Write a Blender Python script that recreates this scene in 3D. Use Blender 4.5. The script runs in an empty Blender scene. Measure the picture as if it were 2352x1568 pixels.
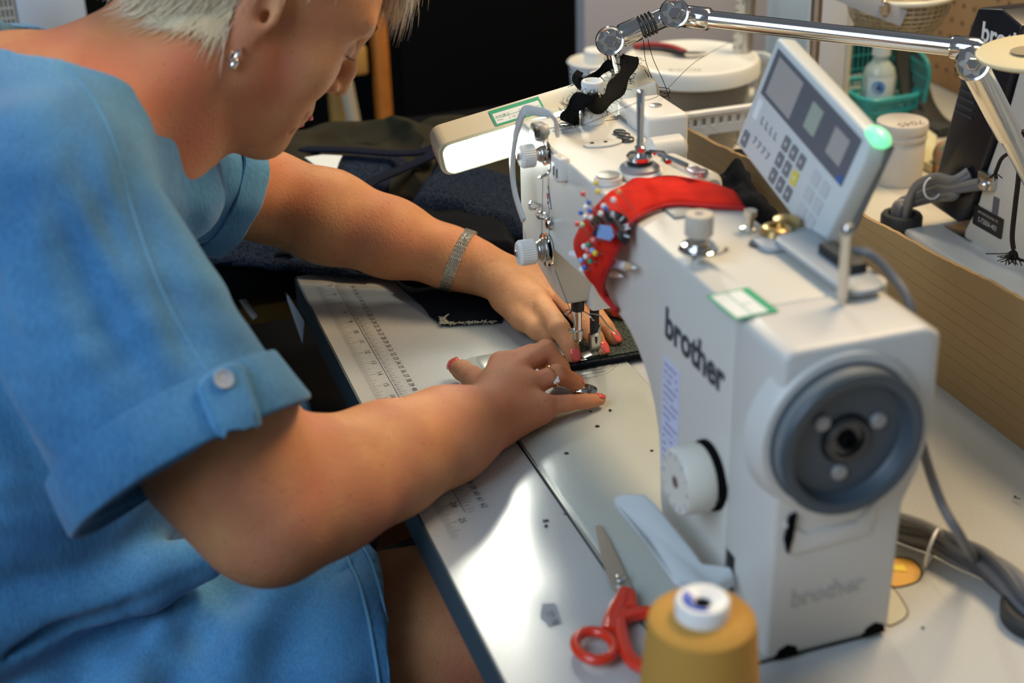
import bpy, bmesh, math, random
import numpy as np
from mathutils import Vector, Matrix, Euler
from mathutils import noise as mn
random.seed(7); rng = np.random.default_rng(3)
PI = math.pi
SC = bpy.context.scene
COL = SC.collection

# ------------------------------------------------------------ camera (world: table top is z=0, machine arm along x, needle at the origin)
CAM = np.array([1.1793, -0.4517, 0.6526]); YAW, PIT, ROLL, FPX = 0.3146, 0.4597, -0.03, 3296.5
_f = np.array([-math.cos(YAW)*math.cos(PIT), math.sin(YAW)*math.cos(PIT), -math.sin(PIT)])
_r = np.cross(_f, [0, 0, 1]); _r /= np.linalg.norm(_r); _u = np.cross(_r, _f)
RI = math.cos(ROLL)*_r + math.sin(ROLL)*_u; UP = -math.sin(ROLL)*_r + math.cos(ROLL)*_u; FW = _f

def A(px, py, ax, val):
    """the point of the place that lies at this spot of the photograph and on the plane axis=val"""
    d = FW + (px-1176)/FPX*RI - (py-784)/FPX*UP
    i = 'xyz'.index(ax); t = (val-CAM[i])/d[i]
    return Vector((CAM + t*d).tolist())

# ------------------------------------------------------------ materials
MATS = {}
def mat(name, col, rough=.5, metal=0., bump=0., bscale=60., var=0., vscale=8., col2=None, spec=.5, coat=0., trans=0., sub=0., subr=(1, .35, .2), emit=None, estr=0., weave=0., wscale=900., sheen=0., aniso=0, bdist=.002, detail=4., alpha=1.):
    if name in MATS: return MATS[name]
    m = bpy.data.materials.new(name); m.use_nodes = True
    nt = m.node_tree; b = nt.nodes['Principled BSDF']; L = nt.links.new
    b.inputs['Base Color'].default_value = (*col, 1); b.inputs['Roughness'].default_value = rough
    b.inputs['Metallic'].default_value = metal; b.inputs['Specular IOR Level'].default_value = spec
    b.inputs['Coat Weight'].default_value = coat; b.inputs['Coat Roughness'].default_value = .1
    b.inputs['Transmission Weight'].default_value = trans
    b.inputs['Sheen Weight'].default_value = sheen
    if sub > 0:
        b.inputs['Subsurface Weight'].default_value = sub; b.inputs['Subsurface Radius'].default_value = subr
        b.inputs['Subsurface Scale'].default_value = .006
    if emit:
        b.inputs['Emission Color'].default_value = (*emit, 1); b.inputs['Emission Strength'].default_value = estr
    tc = nt.nodes.new('ShaderNodeTexCoord')
    if var > 0 or col2:
        n = nt.nodes.new('ShaderNodeTexNoise'); n.inputs['Scale'].default_value = vscale; n.inputs['Detail'].default_value = detail
        L(tc.outputs['Object'], n.inputs['Vector'])
        r = nt.nodes.new('ShaderNodeValToRGB'); c2 = col2 or tuple(max(0, c*(1-var)) for c in col)
        r.color_ramp.elements[0].position = .35; r.color_ramp.elements[1].position = .65
        r.color_ramp.elements[0].color = (*c2, 1); r.color_ramp.elements[1].color = (*col, 1)
        L(n.outputs['Fac'], r.inputs['Fac']); L(r.outputs['Color'], b.inputs['Base Color'])
    if bump > 0:
        n2 = nt.nodes.new('ShaderNodeTexNoise'); n2.inputs['Scale'].default_value = bscale; n2.inputs['Detail'].default_value = 3
        L(tc.outputs['Object'], n2.inputs['Vector'])
        bp = nt.nodes.new('ShaderNodeBump'); bp.inputs['Strength'].default_value = bump; bp.inputs['Distance'].default_value = bdist
        L(n2.outputs['Fac'], bp.inputs['Height']); L(bp.outputs['Normal'], b.inputs['Normal'])
    MATS[name] = m
    return m

def nodes_of(m):
    return m.node_tree, m.node_tree.nodes['Principled BSDF'], m.node_tree.links.new

# ------------------------------------------------------------ objects
def put(o, parent=None):
    COL.objects.link(o)
    if parent is not None:
        o.parent = parent; o.matrix_parent_inverse = WM[parent.name].inverted()
    WM[o.name] = WM[parent.name].copy() if False else Matrix.Identity(4)
    return o
WM = {}
def thing(name, label, cat, loc=(0, 0, 0), group=None):
    o = bpy.data.objects.new(name, None); COL.objects.link(o); o.empty_display_size = .02
    o.location = loc; WM[o.name] = Matrix.Translation(Vector(loc))
    o['label'] = label; o['category'] = cat
    if group: o['group'] = group
    return o
def tag(o, label=None, cat=None, group=None, kind=None):
    if label: o['label'] = label
    if cat: o['category'] = cat
    if group: o['group'] = group
    if kind: o['kind'] = kind
    return o
def dup(root, delta, label, rot=0., scale=1.):
    """copy a thing, its parts and their sub-parts; moved by delta"""
    c = root.copy(); COL.objects.link(c)
    c.location = Vector(root.location) + Vector(delta)
    c.rotation_euler = (0, 0, root.rotation_euler.z + rot); c.scale = (scale,)*3
    c['label'] = label
    def rec(src, dst):
        for ch in list(src.children):
            if ch.name not in ORIG: continue
            k = ch.copy(); COL.objects.link(k); k.parent = dst; rec(ch, k)
    rec(root, c)
    return c
ORIG = set()

def finish(me, m, smooth=True, ang=40):
    if m is not None:
        for mm in (m if isinstance(m, (list, tuple)) else [m]): me.materials.append(mm)
    if smooth and len(me.polygons):
        me.polygons.foreach_set('use_smooth', [True]*len(me.polygons))
        me.set_sharp_from_angle(angle=math.radians(ang))
    me.update()

class MB:
    """collects shapes, builds one mesh"""
    def __init__(s): s.bm = bmesh.new(); s.mi = 0
    def _face(s, vs):
        try:
            f = s.bm.faces.new(vs); f.material_index = s.mi; return f
        except ValueError: return None
    def box(s, x0, x1, y0, y1, z0, z1, bev=0., M=None, seg=2):
        t = bmesh.new(); bmesh.ops.create_cube(t, size=1)
        for v in t.verts:
            v.co = Vector(((x0+x1)/2+v.co.x*(x1-x0), (y0+y1)/2+v.co.y*(y1-y0), (z0+z1)/2+v.co.z*(z1-z0)))
        if bev > 0: bmesh.ops.bevel(t, geom=list(t.edges), offset=bev, segments=seg, affect='EDGES', profile=.5)
        s.merge(t, M); return s
    def merge(s, t, M=None):
        if M is not None: bmesh.ops.transform(t, matrix=M, verts=t.verts)
        mp = {}
        for v in t.verts: mp[v] = s.bm.verts.new(v.co)
        for f in t.faces: s._face([mp[v] for v in f.verts])
        t.free()
    def prism(s, poly, ax, a, b, bev=0., M=None, seg=2):
        """poly: 2-d outline in the two other axes (cyclic order y,z / x,z / x,y), extruded along ax from a to b"""
        t = bmesh.new(); i = 'xyz'.index(ax)
        def mk(p, d):
            c = [p[0], p[1]]; c.insert(i, d); return Vector(c)
        v0 = [t.verts.new(mk(p, a)) for p in poly]; v1 = [t.verts.new(mk(p, b)) for p in poly]
        n = len(poly)
        t.faces.new(v0); t.faces.new(v1[::-1])
        for k in range(n): t.faces.new([v0[k], v0[(k+1) % n], v1[(k+1) % n], v1[k]])
        bmesh.ops.recalc_face_normals(t, faces=t.faces)
        if bev > 0: bmesh.ops.bevel(t, geom=list(t.edges), offset=bev, segments=seg, affect='EDGES', profile=.5, clamp_overlap=True)
        s.merge(t, M); return s
    def lathe(s, prof, o, axis=(0, 0, 1), n=32, M=None, cap=True, ripple=0, rn=0):
        """prof: (radius, height) pairs along axis from o"""
        o = Vector(o); ax = Vector(axis).normalized(); q = ax.to_track_quat('Z', 'Y').to_matrix()
        rings = []
        for (r, h) in prof:
            ring = []
            for k in range(n):
                a = 2*PI*k/n; rr = r
                if rn and ripple and r > .3*max(p[0] for p in prof): rr = r*(1-ripple*(k % 2))
                v = o + q @ Vector((rr*math.cos(a), rr*math.sin(a), h))
                if M is not None: v = M @ v
                ring.append(s.bm.verts.new(v))
            rings.append(ring)
        for i in range(len(rings)-1):
            for k in range(n): s._face([rings[i][k], rings[i][(k+1) % n], rings[i+1][(k+1) % n], rings[i+1][k]])
        if cap:
            if prof[0][0] > 1e-6: s._face(rings[0][::-1])
            if prof[-1][0] > 1e-6: s._face(rings[-1])
        return s
    def cyl(s, a, b, r0, r1=None, n=24, cap=True):
        a = Vector(a); b = Vector(b); r1 = r0 if r1 is None else r1
        return s.lathe([(r0, 0), (r1, (b-a).length)], a, b-a, n, cap=cap)
    def rod(s, a, b, r, n=24, bev=.001):
        a = Vector(a); b = Vector(b); L = (b-a).length
        return s.lathe([(r-bev, 0), (r, bev), (r, L-bev), (r-bev, L)], a, b-a, n)
    def tube(s, pts, r, n=10, closed=False, flat=None, fup=(0, 0, 1), cap=True):
        """sweep; r number or list; flat=(w,h) gives a flat section"""
        P = [Vector(p) for p in pts]; N = len(P); rings = []
        up = None
        for i in range(N):
            if closed: tg = (P[(i+1) % N]-P[i-1])
            else: tg = P[min(i+1, N-1)]-P[max(i-1, 0)]
            tg.normalize()
            if flat is not None:
                upv = Vector(fup); e1 = tg.cross(upv)
                if e1.length < 1e-5: e1 = tg.cross(Vector((1, 0, 0)))
                e1.normalize(); e2 = e1.cross(tg).normalized()
            else:
                if up is None:
                    up = Vector((0, 0, 1)) if abs(tg.z) < .9 else Vector((1, 0, 0))
                e1 = tg.cross(up); e1.normalize(); e2 = e1.cross(tg).normalized(); up = e2
            rr = r[i] if isinstance(r, (list, tuple)) else r
            ring = []
            for k in range(n):
                a = 2*PI*k/n + (PI/n if flat is not None else 0)
                if flat is not None:
                    w, h = flat; c, d = math.cos(a), math.sin(a)
                    e = .5
                    ring.append(s.bm.verts.new(P[i] + e1*(w*math.copysign(abs(c)**e, c)*rr) + e2*(h*math.copysign(abs(d)**e, d)*rr)))
                else: ring.append(s.bm.verts.new(P[i] + e1*(rr*math.cos(a)) + e2*(rr*math.sin(a))))
            rings.append(ring)
        M_ = N if closed else N-1
        for i in range(M_):
            j = (i+1) % N
            for k in range(n): s._face([rings[i][k], rings[j][k], rings[j][(k+1) % n], rings[i][(k+1) % n]])
        if cap and not closed: s._face(rings[0]); s._face(rings[-1][::-1])
        return s
    def ell(s, c, r, M=None, u=20, v=12):
        t = bmesh.new(); bmesh.ops.create_uvsphere(t, u_segments=u, v_segments=v, radius=1)
        if not hasattr(r, '__len__'): r = (r, r, r)
        S = Matrix.Diagonal((*r, 1)); T = Matrix.Translation(Vector(c))
        R = M if M is not None else Matrix.Identity(4)
        s.merge(t, T @ R @ S); return s
    def torus(s, c, axis, R, r, n=40, m=10, a0=0, a1=2*PI, sy=1.):
        ax = Vector(axis).normalized(); q = ax.to_track_quat('Z', 'Y').to_matrix(); full = abs(a1-a0-2*PI) < 1e-6
        pts = [Vector(c)+q @ Vector((R*math.cos(a0+(a1-a0)*k/n), R*sy*math.sin(a0+(a1-a0)*k/n), 0)) for k in range(n if full else n+1)]
        return s.tube(pts, r, m, closed=full)
    def quad(s, a, b, c, d):
        s._face([s.bm.verts.new(Vector(p)) for p in (a, b, c, d)]); return s
    def poly(s, pts):
        s._face([s.bm.verts.new(Vector(p)) for p in pts]); return s
    def text(s, txt, M, size=.01, ext=.0002, bold=0., sx=1., align='LEFT', shear=0.):
        cu = bpy.data.curves.new('t', 'FONT'); cu.body = txt; cu.size = size; cu.extrude = ext; cu.offset = bold; cu.align_x = align; cu.resolution_u = 3; cu.shear = shear
        o = bpy.data.objects.new('t', cu); COL.objects.link(o)
        dg = bpy.context.evaluated_depsgraph_get(); me = o.evaluated_get(dg).to_mesh()
        t = bmesh.new(); t.from_mesh(me); o.evaluated_get(dg).to_mesh_clear()
        bpy.data.objects.remove(o); bpy.data.curves.remove(cu)
        s.merge(t, M @ Matrix.Diagonal((sx, 1, 1, 1))); return s
    def build(s, name, m, parent=None, smooth=True, ang=35, sub=0, fix=True):
        if fix: bmesh.ops.recalc_face_normals(s.bm, faces=s.bm.faces)
        me = bpy.data.meshes.new(name); s.bm.to_mesh(me); s.bm.free(); finish(me, m, smooth, ang)
        o = bpy.data.objects.new(name, me); put(o, parent); ORIG.add(o.name)
        if sub:
            md = o.modifiers.new('s', 'SUBSURF'); md.levels = md.render_levels = sub
        return o

def frame(o, ex, ey):
    """matrix with origin o, x axis ex, y axis ey made square to it"""
    ex = Vector(ex).normalized(); ez = ex.cross(Vector(ey)).normalized(); ey = ez.cross(ex)
    return Matrix(((ex.x, ey.x, ez.x, o[0]), (ex.y, ey.y, ez.y, o[1]), (ex.z, ey.z, ez.z, o[2]), (0, 0, 0, 1)))
def spline(P, n=8, closed=False):
    P = [Vector(p) for p in P]; out = []; N = len(P)
    rng_ = range(N if closed else N-1)
    for i in rng_:
        if closed: p0, p1, p2, p3 = P[i-1], P[i], P[(i+1) % N], P[(i+2) % N]
        else: p0, p1, p2, p3 = P[max(i-1, 0)], P[i], P[i+1], P[min(i+2, N-1)]
        for k in range(n):
            t = k/n
            out.append(.5*((2*p1)+(p2-p0)*t+(2*p0-5*p1+4*p2-p3)*t*t+(3*p1-p0-3*p2+p3)*t**3))
    if not closed: out.append(P[-1].copy())
    return out
def rrect(x0, x1, y0, y1, r, n=5):
    out = []
    for cx, cy, a in ((x1-r, y1-r, 0), (x0+r, y1-r, 90), (x0+r, y0+r, 180), (x1-r, y0+r, 270)):
        for k in range(n+1):
            t = math.radians(a+90*k/n); out.append((cx+r*math.cos(t), cy+r*math.sin(t)))
    return out

# ------------------------------------------------------------ soft bodies: signed distance volume, meshed with openvdb
class SDF:
    def __init__(s, lo, hi, vx):
        s.lo = np.array(lo, float); s.vx = vx; s.n = np.ceil((np.array(hi)-s.lo)/vx).astype(int)+1
        s.a = np.full(tuple(s.n), 1.0, np.float32)
    def _grid(s, blo, bhi):
        i0 = np.clip(np.floor((np.array(blo)-s.lo)/s.vx).astype(int), 0, s.n); i1 = np.clip(np.ceil((np.array(bhi)-s.lo)/s.vx).astype(int)+1, 0, s.n)
        if (i1 <= i0).any(): return None
        ax = [(s.lo[k]+np.arange(i0[k], i1[k])*s.vx).astype(np.float32) for k in range(3)]
        X, Y, Z = ax[0][:, None, None], ax[1][None, :, None], ax[2][None, None, :]
        return (slice(i0[0], i1[0]), slice(i0[1], i1[1]), slice(i0[2], i1[2])), X, Y, Z
    def comb(s, sl, d, k, sub=False):
        a = s.a[sl]
        if sub: d = -d
        if k > 0:
            h = np.maximum(k-np.abs(a-d), 0)/k; e = h*h*k*.25
            s.a[sl] = (np.maximum(a, d)+e) if sub else (np.minimum(a, d)-e)
        else: s.a[sl] = np.maximum(a, d) if sub else np.minimum(a, d)
    def cap(s, p, q, r0, r1=None, k=.01, sub=False):
        r1 = r0 if r1 is None else r1
        p = np.array(p, float); q = np.array(q, float); R = max(r0, r1)+k+.012
        g = s._grid(np.minimum(p, q)-R, np.maximum(p, q)+R)
        if g is None: return s
        sl, X, Y, Z = g; d = q-p; L2 = max(float(d@d), 1e-12)
        t = np.clip(((X-p[0])*d[0]+(Y-p[1])*d[1]+(Z-p[2])*d[2])/L2, 0, 1)
        D = np.sqrt((X-p[0]-t*d[0])**2+(Y-p[1]-t*d[1])**2+(Z-p[2]-t*d[2])**2)-(r0+(r1-r0)*t)
        s.comb(sl, D.astype(np.float32), k, sub); return s
    def chain(s, pts, rs, k=.004):
        for i in range(len(pts)-1): s.cap(pts[i], pts[i+1], rs[i], rs[i+1], k)
        return s
    def ell(s, c, r, R=None, k=.01, sub=False):
        c = np.array(c, float); r = np.array(r, float) if hasattr(r, '__len__') else np.array([r]*3, float)
        R = np.eye(3) if R is None else np.array(R); W = float(max(r))+k+.012
        g = s._grid(c-W, c+W)
        if g is None: return s
        sl, X, Y, Z = g; x, y, z = X-c[0], Y-c[1], Z-c[2]
        u = [(R[0, i]*x+R[1, i]*y+R[2, i]*z)/r[i] for i in range(3)]
        k0 = np.sqrt(u[0]**2+u[1]**2+u[2]**2); k1 = np.sqrt((u[0]/r[0])**2+(u[1]/r[1])**2+(u[2]/r[2])**2)
        D = k0*(k0-1)/np.maximum(k1, 1e-6)
        s.comb(sl, D.astype(np.float32), k, sub); return s
    def econe(s, p, q, maj, a0, b0, a1, b1, k=.01, sub=False, flat0=False, flat1=True):
        """tube of elliptical section from p to q, maj = direction of semi-axis a; flat ends or open"""
        p = np.array(p, float); q = np.array(q, float); d = q-p; L = np.linalg.norm(d); d /= L
        m = np.array(maj, float); m -= d*(m@d); m /= np.linalg.norm(m); n = np.cross(d, m)
        W = max(a0, b0, a1, b1)+k+.012
        g = s._grid(np.minimum(p, q)-W, np.maximum(p, q)+W)
        if g is None: return s
        sl, X, Y, Z = g; x, y, z = X-p[0], Y-p[1], Z-p[2]
        h = x*d[0]+y*d[1]+z*d[2]; t = np.clip(h/L, 0, 1); a = a0+(a1-a0)*t; b = b0+(b1-b0)*t
        u = (x*m[0]+y*m[1]+z*m[2])/a; v = (x*n[0]+y*n[1]+z*n[2])/b
        if not flat0: u = np.sqrt(u*u+(np.minimum(h, 0)/a)**2)
        if not flat1: u = np.sqrt(u*u+(np.maximum(h-L, 0)/a)**2)
        k0 = np.sqrt(u*u+v*v); k1 = np.sqrt((u/a)**2+(v/b)**2); D = k0*(k0-1)/np.maximum(k1, 1e-6)
        if flat0: D = np.maximum(D, -h)
        if flat1: D = np.maximum(D, h-L)
        s.comb(sl, D.astype(np.float32), k, sub); return s
    def groove(s, pts, r, k=.004):
        for i in range(len(pts)-1): s.cap(pts[i], pts[i+1], r, r, k, sub=True)
        return s
    def mesh(s, name, m, parent=None, disp=None, smooth=0, clip=None):
        import openvdb
        a = s.a.copy(); np.clip(a, -4*s.vx, 4*s.vx, out=a)
        g = openvdb.FloatGrid(4*s.vx); g.copyFromArray(a, tolerance=0.0)
        g.transform = openvdb.createLinearTransform(voxelSize=s.vx)
        pts, quads = g.convertToQuads(0.0)
        v = np.array(pts, float)+s.lo
        me = bpy.data.meshes.new(name); q = np.array(quads)[:, ::-1]
        me.vertices.add(len(v)); me.vertices.foreach_set('co', v.ravel())
        me.loops.add(q.size); me.loops.foreach_set('vertex_index', q.ravel().astype(np.int32))
        me.polygons.add(len(q)); me.polygons.foreach_set('loop_start', np.arange(0, q.size, 4, dtype=np.int32))
        me.update(calc_edges=True); me.validate()
        # outward?
        bm = bmesh.new(); bm.from_mesh(me)
        if bm.calc_volume(signed=True) < 0: bmesh.ops.reverse_faces(bm, faces=bm.faces)
        for _ in range(smooth): bmesh.ops.smooth_vert(bm, verts=bm.verts, factor=.5, use_axis_x=True, use_axis_y=True, use_axis_z=True)
        bm.to_mesh(me); bm.free()
        if disp is not None:
            n_ = len(me.vertices); co = np.empty(n_*3); me.vertices.foreach_get('co', co); co = co.reshape(-1, 3)
            no = np.empty(n_*3); me.vertex_normals.foreach_get('vector', no); no = no.reshape(-1, 3)
            co = co + no*disp(co)[:, None]; me.vertices.foreach_set('co', co.ravel())
        finish(me, m, True, 180)
        o = bpy.data.objects.new(name, me); put(o, parent); ORIG.add(o.name)
        return o
# ================================================================= materials
M_paint = mat('cast_paint', (.66, .64, .57), .42, bump=.35, bscale=420, bdist=.0006, spec=.5)
M_paint2 = mat('cast_paint_smooth', (.66, .64, .59), .38, bump=.08, bscale=60, bdist=.001)
M_plast = mat('ivory_plastic', (.76, .73, .66), .4)
M_white = mat('white_plastic', (.84, .84, .80), .38)
M_chrome = mat('chrome', (.78, .77, .75), .12, 1.)
M_steel = mat('steel', (.62, .60, .56), .28, 1., bump=.1, bscale=300, bdist=.0004)
M_dsteel = mat('dark_steel', (.10, .10, .10), .35, .8)
M_black = mat('black_plastic', (.012, .012, .014), .42)
M_blackm = mat('matt_black', (.0035, .0035, .004), .9, spec=.08)
M_ink = mat('print_ink', (.05, .05, .055), .6)
M_wheel = mat('handwheel_grey', (.055, .075, .095), .42)
M_wheel2 = mat('handwheel_rim', (.17, .19, .20), .38)
M_lam = mat('grey_laminate', (.55, .55, .52), .21, var=.13, vscale=650, bump=.12, bscale=500, bdist=.0004, spec=.6, coat=.12)
M_edge = mat('blue_grey_edging', (.045, .065, .08), .55)
M_bed = mat('bed_paint', (.47, .49, .43), .33, bump=.35, bscale=480, bdist=.0006, spec=.6, coat=.15)
M_green = mat('sticker_green', (.01, .35, .17), .5)
M_paper = mat('sticker_paper', (.80, .84, .82), .5)
M_red = mat('red_felt', (.70, .022, .010), .9, bump=.4, bscale=500, var=.25, vscale=40, spec=.15)
M_card = mat('cardboard', (.36, .235, .105), .85, bump=.2, bscale=90, var=.12, vscale=6)
M_cable = mat('grey_cable', (.14, .14, .145), .5)
M_rubber = mat('dark_rubber', (.02, .022, .024), .6)
M_wood = mat('yellow_wood', (.50, .26, .06), .5, var=.3, vscale=12)
M_grey = mat('grey_metal', (.33, .33, .32), .45, .3)

# floor and walls of the workshop
b = MB(); b.box(-3.6, 3.0, -3.0, 4.2, -.80, -.75)
tag(b.build('floor', mat('floor_lino', (.012, .011, .010), .8, spec=.1, var=.3, vscale=3), smooth=False), kind='structure')
b = MB(); b.box(-3.7, -3.6, -3.0, 4.2, -.80, 2.0)
tag(b.build('wall_back', mat('wall_dark', (.010, .010, .010), .9, spec=.1), smooth=False), kind='structure')
b = MB(); b.box(-3.6, 3.0, 4.2, 4.3, -.80, 2.0)
tag(b.build('wall_right', mat('wall_warm', (.35, .28, .2), .8), smooth=False), kind='structure')

# ================================================================= sewing table
tb = thing('sewing_table', 'grey speckled sewing table with a printed ruler along its dark-edged front', 'table', (.4, .04, -.75))
b = MB()
TX0, TX1, TY0, TY1 = -.3257, 1.25, -.2208, .33
b.box(TX0+.002, TX1, TY0+.002, TY1, -.036, 0)
b.build('tabletop', M_lam, tb, smooth=False)
b = MB(); b.box(TX0, TX1, TY0, TY0+.002, -.037, -.0004); b.box(TX0, TX0+.002, TY0, TY1, -.037, -.0004)
tag(b.build('edge_band', M_edge, tb, smooth=False), 'dark blue-grey edge band')
for lx in (-.24, 1.15):
    for ly in (-.12, .25):
        b = MB(); b.box(lx-.025, lx+.025, ly-.02, ly+.02, -.75, -.036, .003); b.build('leg', M_dsteel, tb)
# ruler printed on the laminate
X0 = -.4112
def RX(cm): return X0+cm*.01
b = MB()
def tick(x, ya, yb, w=.00022): b.quad((x-w, ya, .0003), (x+w, ya, .0003), (x+w, yb, .0003), (x-w, yb, .0003))
YL = -.1824
b.quad((RX(13), YL-.0003, .0003), (RX(62.4), YL-.0003, .0003), (RX(62.4), YL+.0003, .0003), (RX(13), YL+.0003, .0003))
for i in range(130, 626):
    if i % 5 == 0 or (i < 450 and 1):
        ln = .0095 if i % 10 == 0 else (.0072 if i % 5 == 0 else .0042)
        if i % 5 == 0: tick(RX(i/10), YL+.0015, YL+ln, .00020)
        elif i % 2 == 0: tick(RX(i/10), YL+.0015, YL+ln, .00014)
for n in range(5*16, 26*16):
    x = X0+n*.0254/16
    ln = .0125 if n % 16 == 0 else (.010 if n % 8 == 0 else (.0075 if n % 4 == 0 else .0055))
    if n % 2 == 0: tick(x, -.2045, -.2045+ln, .00019)
for n in range(14, 63):
    b.text(str(n), frame((RX(n), -.1672, .0003), (1, 0, 0), (0, 1, 0)), .0076, 0, 0, .92, 'CENTER')
for n in range(5, 26):
    b.text(str(n), frame((X0+n*.0254, -.1905, .0003), (1, 0, 0), (0, 1, 0)), .0076, 0, 0, 1.1, 'CENTER')
tag(b.build('ruler_print', mat('ruler_ink', (.05, .05, .05), .6), tb, smooth=False, fix=False), 'printed ruler with inch and centimetre numbers')
b = MB()
P = [A(1246, 1385, 'z', .0004), A(1276, 1385, 'z', .0004), A(1292, 1430, 'z', .0004), A(1262, 1440, 'z', .0004), A(1240, 1415, 'z', .0004)]
b.poly(P)
tag(b.build('smudge', mat('smudge_grey', (.36, .37, .37), .6), tb, smooth=False), 'worn grey patch')
b = MB(); b.text('77 78', frame(A(1252, 1405, 'z', .0006), (1, 0, 0), (0, 1, 0)), .0076, 0, 0); b.build('ruler_remnant', MATS['ruler_ink'], bpy.data.objects['smudge'], smooth=False, fix=False)
# white paper tag under the front left corner
b = MB(); P = [A(656, 668, 'y', TY0-.002), A(662, 690, 'y', TY0-.002), A(696, 788, 'y', TY0-.002), A(700, 738, 'y', TY0-.002)]
P = [(p.x, p.z) for p in P]
b.prism(P, 'y', TY0-.0028, TY0-.0020)
tag(b.build('paper_tag', mat('paper_blueish', (.60, .63, .68), .7)), 'white paper tag hanging from the left corner of the table front', 'paper')

# ================================================================= sewing machine
mc = thing('sewing_machine', 'white industrial sewing machine whose front arm reads brother, red band over its arm', 'sewing machine', (.2, 0, 0))
GAP = -.1045
b = MB(); b.prism(rrect(-.0525, .4725, GAP-.0012, .0475, .012), 'z', .0002, .0007)
b.build('bed_gap', M_blackm, mc)
b = MB(); b.prism(rrect(-.0505, .471, GAP, .046, .011), 'z', .0004, .0032, .0009, seg=2)
bed = b.build('bed', M_bed, mc)
b = MB(); b.box(.10, .46, GAP+.0002, GAP+.0016, .0006, .0034, .0004)
tag(b.build('worn_edge', M_steel, bed), 'bright worn metal edge')
# needle plate, slide plate, round cover
def oval(cx, cy, rx, ry, n=28): return [(cx+rx*math.cos(2*PI*k/n), cy+ry*math.sin(2*PI*k/n)) for k in range(n)]
b = MB(); b.prism(rrect(-.0485, -.012, -.092, .03, .006), 'z', .003, .0037, .0003); b.build('slide_plate', mat('plate_metal', (.56, .57, .52), .32, .55), bed)
b = MB(); b.prism(oval(.012, -.001, .0235, .036), 'z', .0031, .0039, .0003)
npl = b.build('needle_plate', mat('plate_metal', (.56, .57, .52), .32, .55), bed)
b = MB()
for k, xx in enumerate((.012, .0175, .023, .0285)):
    b.quad((xx, -.022, .00402), (xx+.0005, -.022, .00402), (xx+.0005, .018, .00402), (xx, .018, .00402))
b.text('20 30', frame((.021, -.016, .00402), (0, 1, 0), (-1, 0, 0)), .006, 0, 0)
b.build('guide_lines', M_ink, npl, smooth=False, fix=False)
c0 = A(1342, 897, 'z', .003)
b = MB(); b.lathe([(.0125, 0), (.0125, .0008), (.0115, .0011)], (c0.x, c0.y, .003), n=32); rc = b.build('round_cover', M_chrome, bed)
b = MB()
for a in (20, 140, 260): b.cyl((c0.x+.007*math.cos(math.radians(a)), c0.y+.007*math.sin(math.radians(a)), .0041), (c0.x+.007*math.cos(math.radians(a)), c0.y+.007*math.sin(math.radians(a)), .0044), .0018, n=14)
b.build('screw_hole', M_black, rc)
b = MB()
for (px, py, r) in ((1372, 979, .0022), (1301, 1041, .0022), (1497, 1035, .0016)):
    p = A(px, py, 'z', .0033); b.cyl(p, p+Vector((0, 0, .0003)), r, n=14)
b.build('bed_hole', M_black, bed)

# arm, pillar and head casting
YF, YB = -.043, .045
TOPZ = .2435
prof = [(.405, .0035), (.405, TOPZ-.0005), (.30, TOPZ), (.20, TOPZ+.001), (.12, TOPZ+.002), (.0, .2465), (-.032, .2465), (-.038, .235), (-.038, .150), (.052, .150), (.10, .152), (.16, .1555), (.19, .1535)]
for t in range(0, 91, 10):
    a = math.radians(t); prof.append((.195+.095*math.sin(a), .058+.095*math.cos(a)))
prof += [(.292, .03), (.297, .012), (.305, .0035)]
b = MB(); b.prism(prof, 'y', YF, YB, .006, seg=3)
b.prism(rrect(.302, .4058, .0, .078, .012), 'z', .185, TOPZ-.0005, .005, seg=3)
body = b.build('arm_casting', M_paint, mc, ang=50)
# end cover
b = MB(); b.prism([(YF-.001, .0035), (YF-.001, TOPZ-.004), (YF+.006, TOPZ+.0005), (.060, TOPZ), (.071, TOPZ-.006), (.073, .17), (.066, .135), (.056, .110), (.055, .0035)], 'x', .4062, .4745, .006, seg=3)
cov = b.build('end_cover', M_paint2, mc, ang=50)
b = MB(); b.lathe([(.0625, 0), (.061, .014), (.058, .0185), (.054, .019)], (.4580, .0015, .178), (1, 0, 0), 64)
b.build('wheel_boss', M_paint2, cov)
# ledge under the wheel and the vent slot
b = MB(); b.prism([(-.036, .118), (-.030, .090), (.030, .092), (.036, .122), (.02, .105), (-.02, .105)], 'x', .4735, .4765, .001); b.build('ledge', M_paint2, cov)
b = MB(); b.prism([(-.036, .104), (-.0335, .122), (-.028, .124), (-.030, .104), (-.033, .092)], 'x', .4742, .4778, .0006); b.build('vent_slot', M_blackm, cov)
for yy, w in ((-.027, .009), (.043, .009)):
    b = MB(); b.prism([(yy-w, .0035), (yy-w*.8, .010), (yy, .0135), (yy+w*.8, .010), (yy+w, .0035)], 'x', .47, .4752, 0); b.build('foot_notch', M_blackm, cov)
b = MB(); b.text('brother', frame((.4749, -.028, .046), (0, 1, 0), (0, 0, 1)), .020, .0004, .0004, .92)
tag(b.build('embossed_lettering', mat('cast_relief', (.50, .48, .44), .5), cov, smooth=False), 'brother lettering in low relief')
# brother on the front
p0 = A(1527, 768, 'y', YF-.0006); p1 = A(1652, 893, 'y', YF-.0006)
b = MB(); Lw = (p1.x-p0.x)
b.text('brother', frame((p0.x-.001, YF-.0003, .176), (1, 0, -.02), (0, 0, 1)), .034, .0003, .0009, Lw/.100)
tag(b.build('lettering', mat('logo_ink', (.035, .05, .065), .5), body, smooth=False), 'dark brother lettering')
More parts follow.
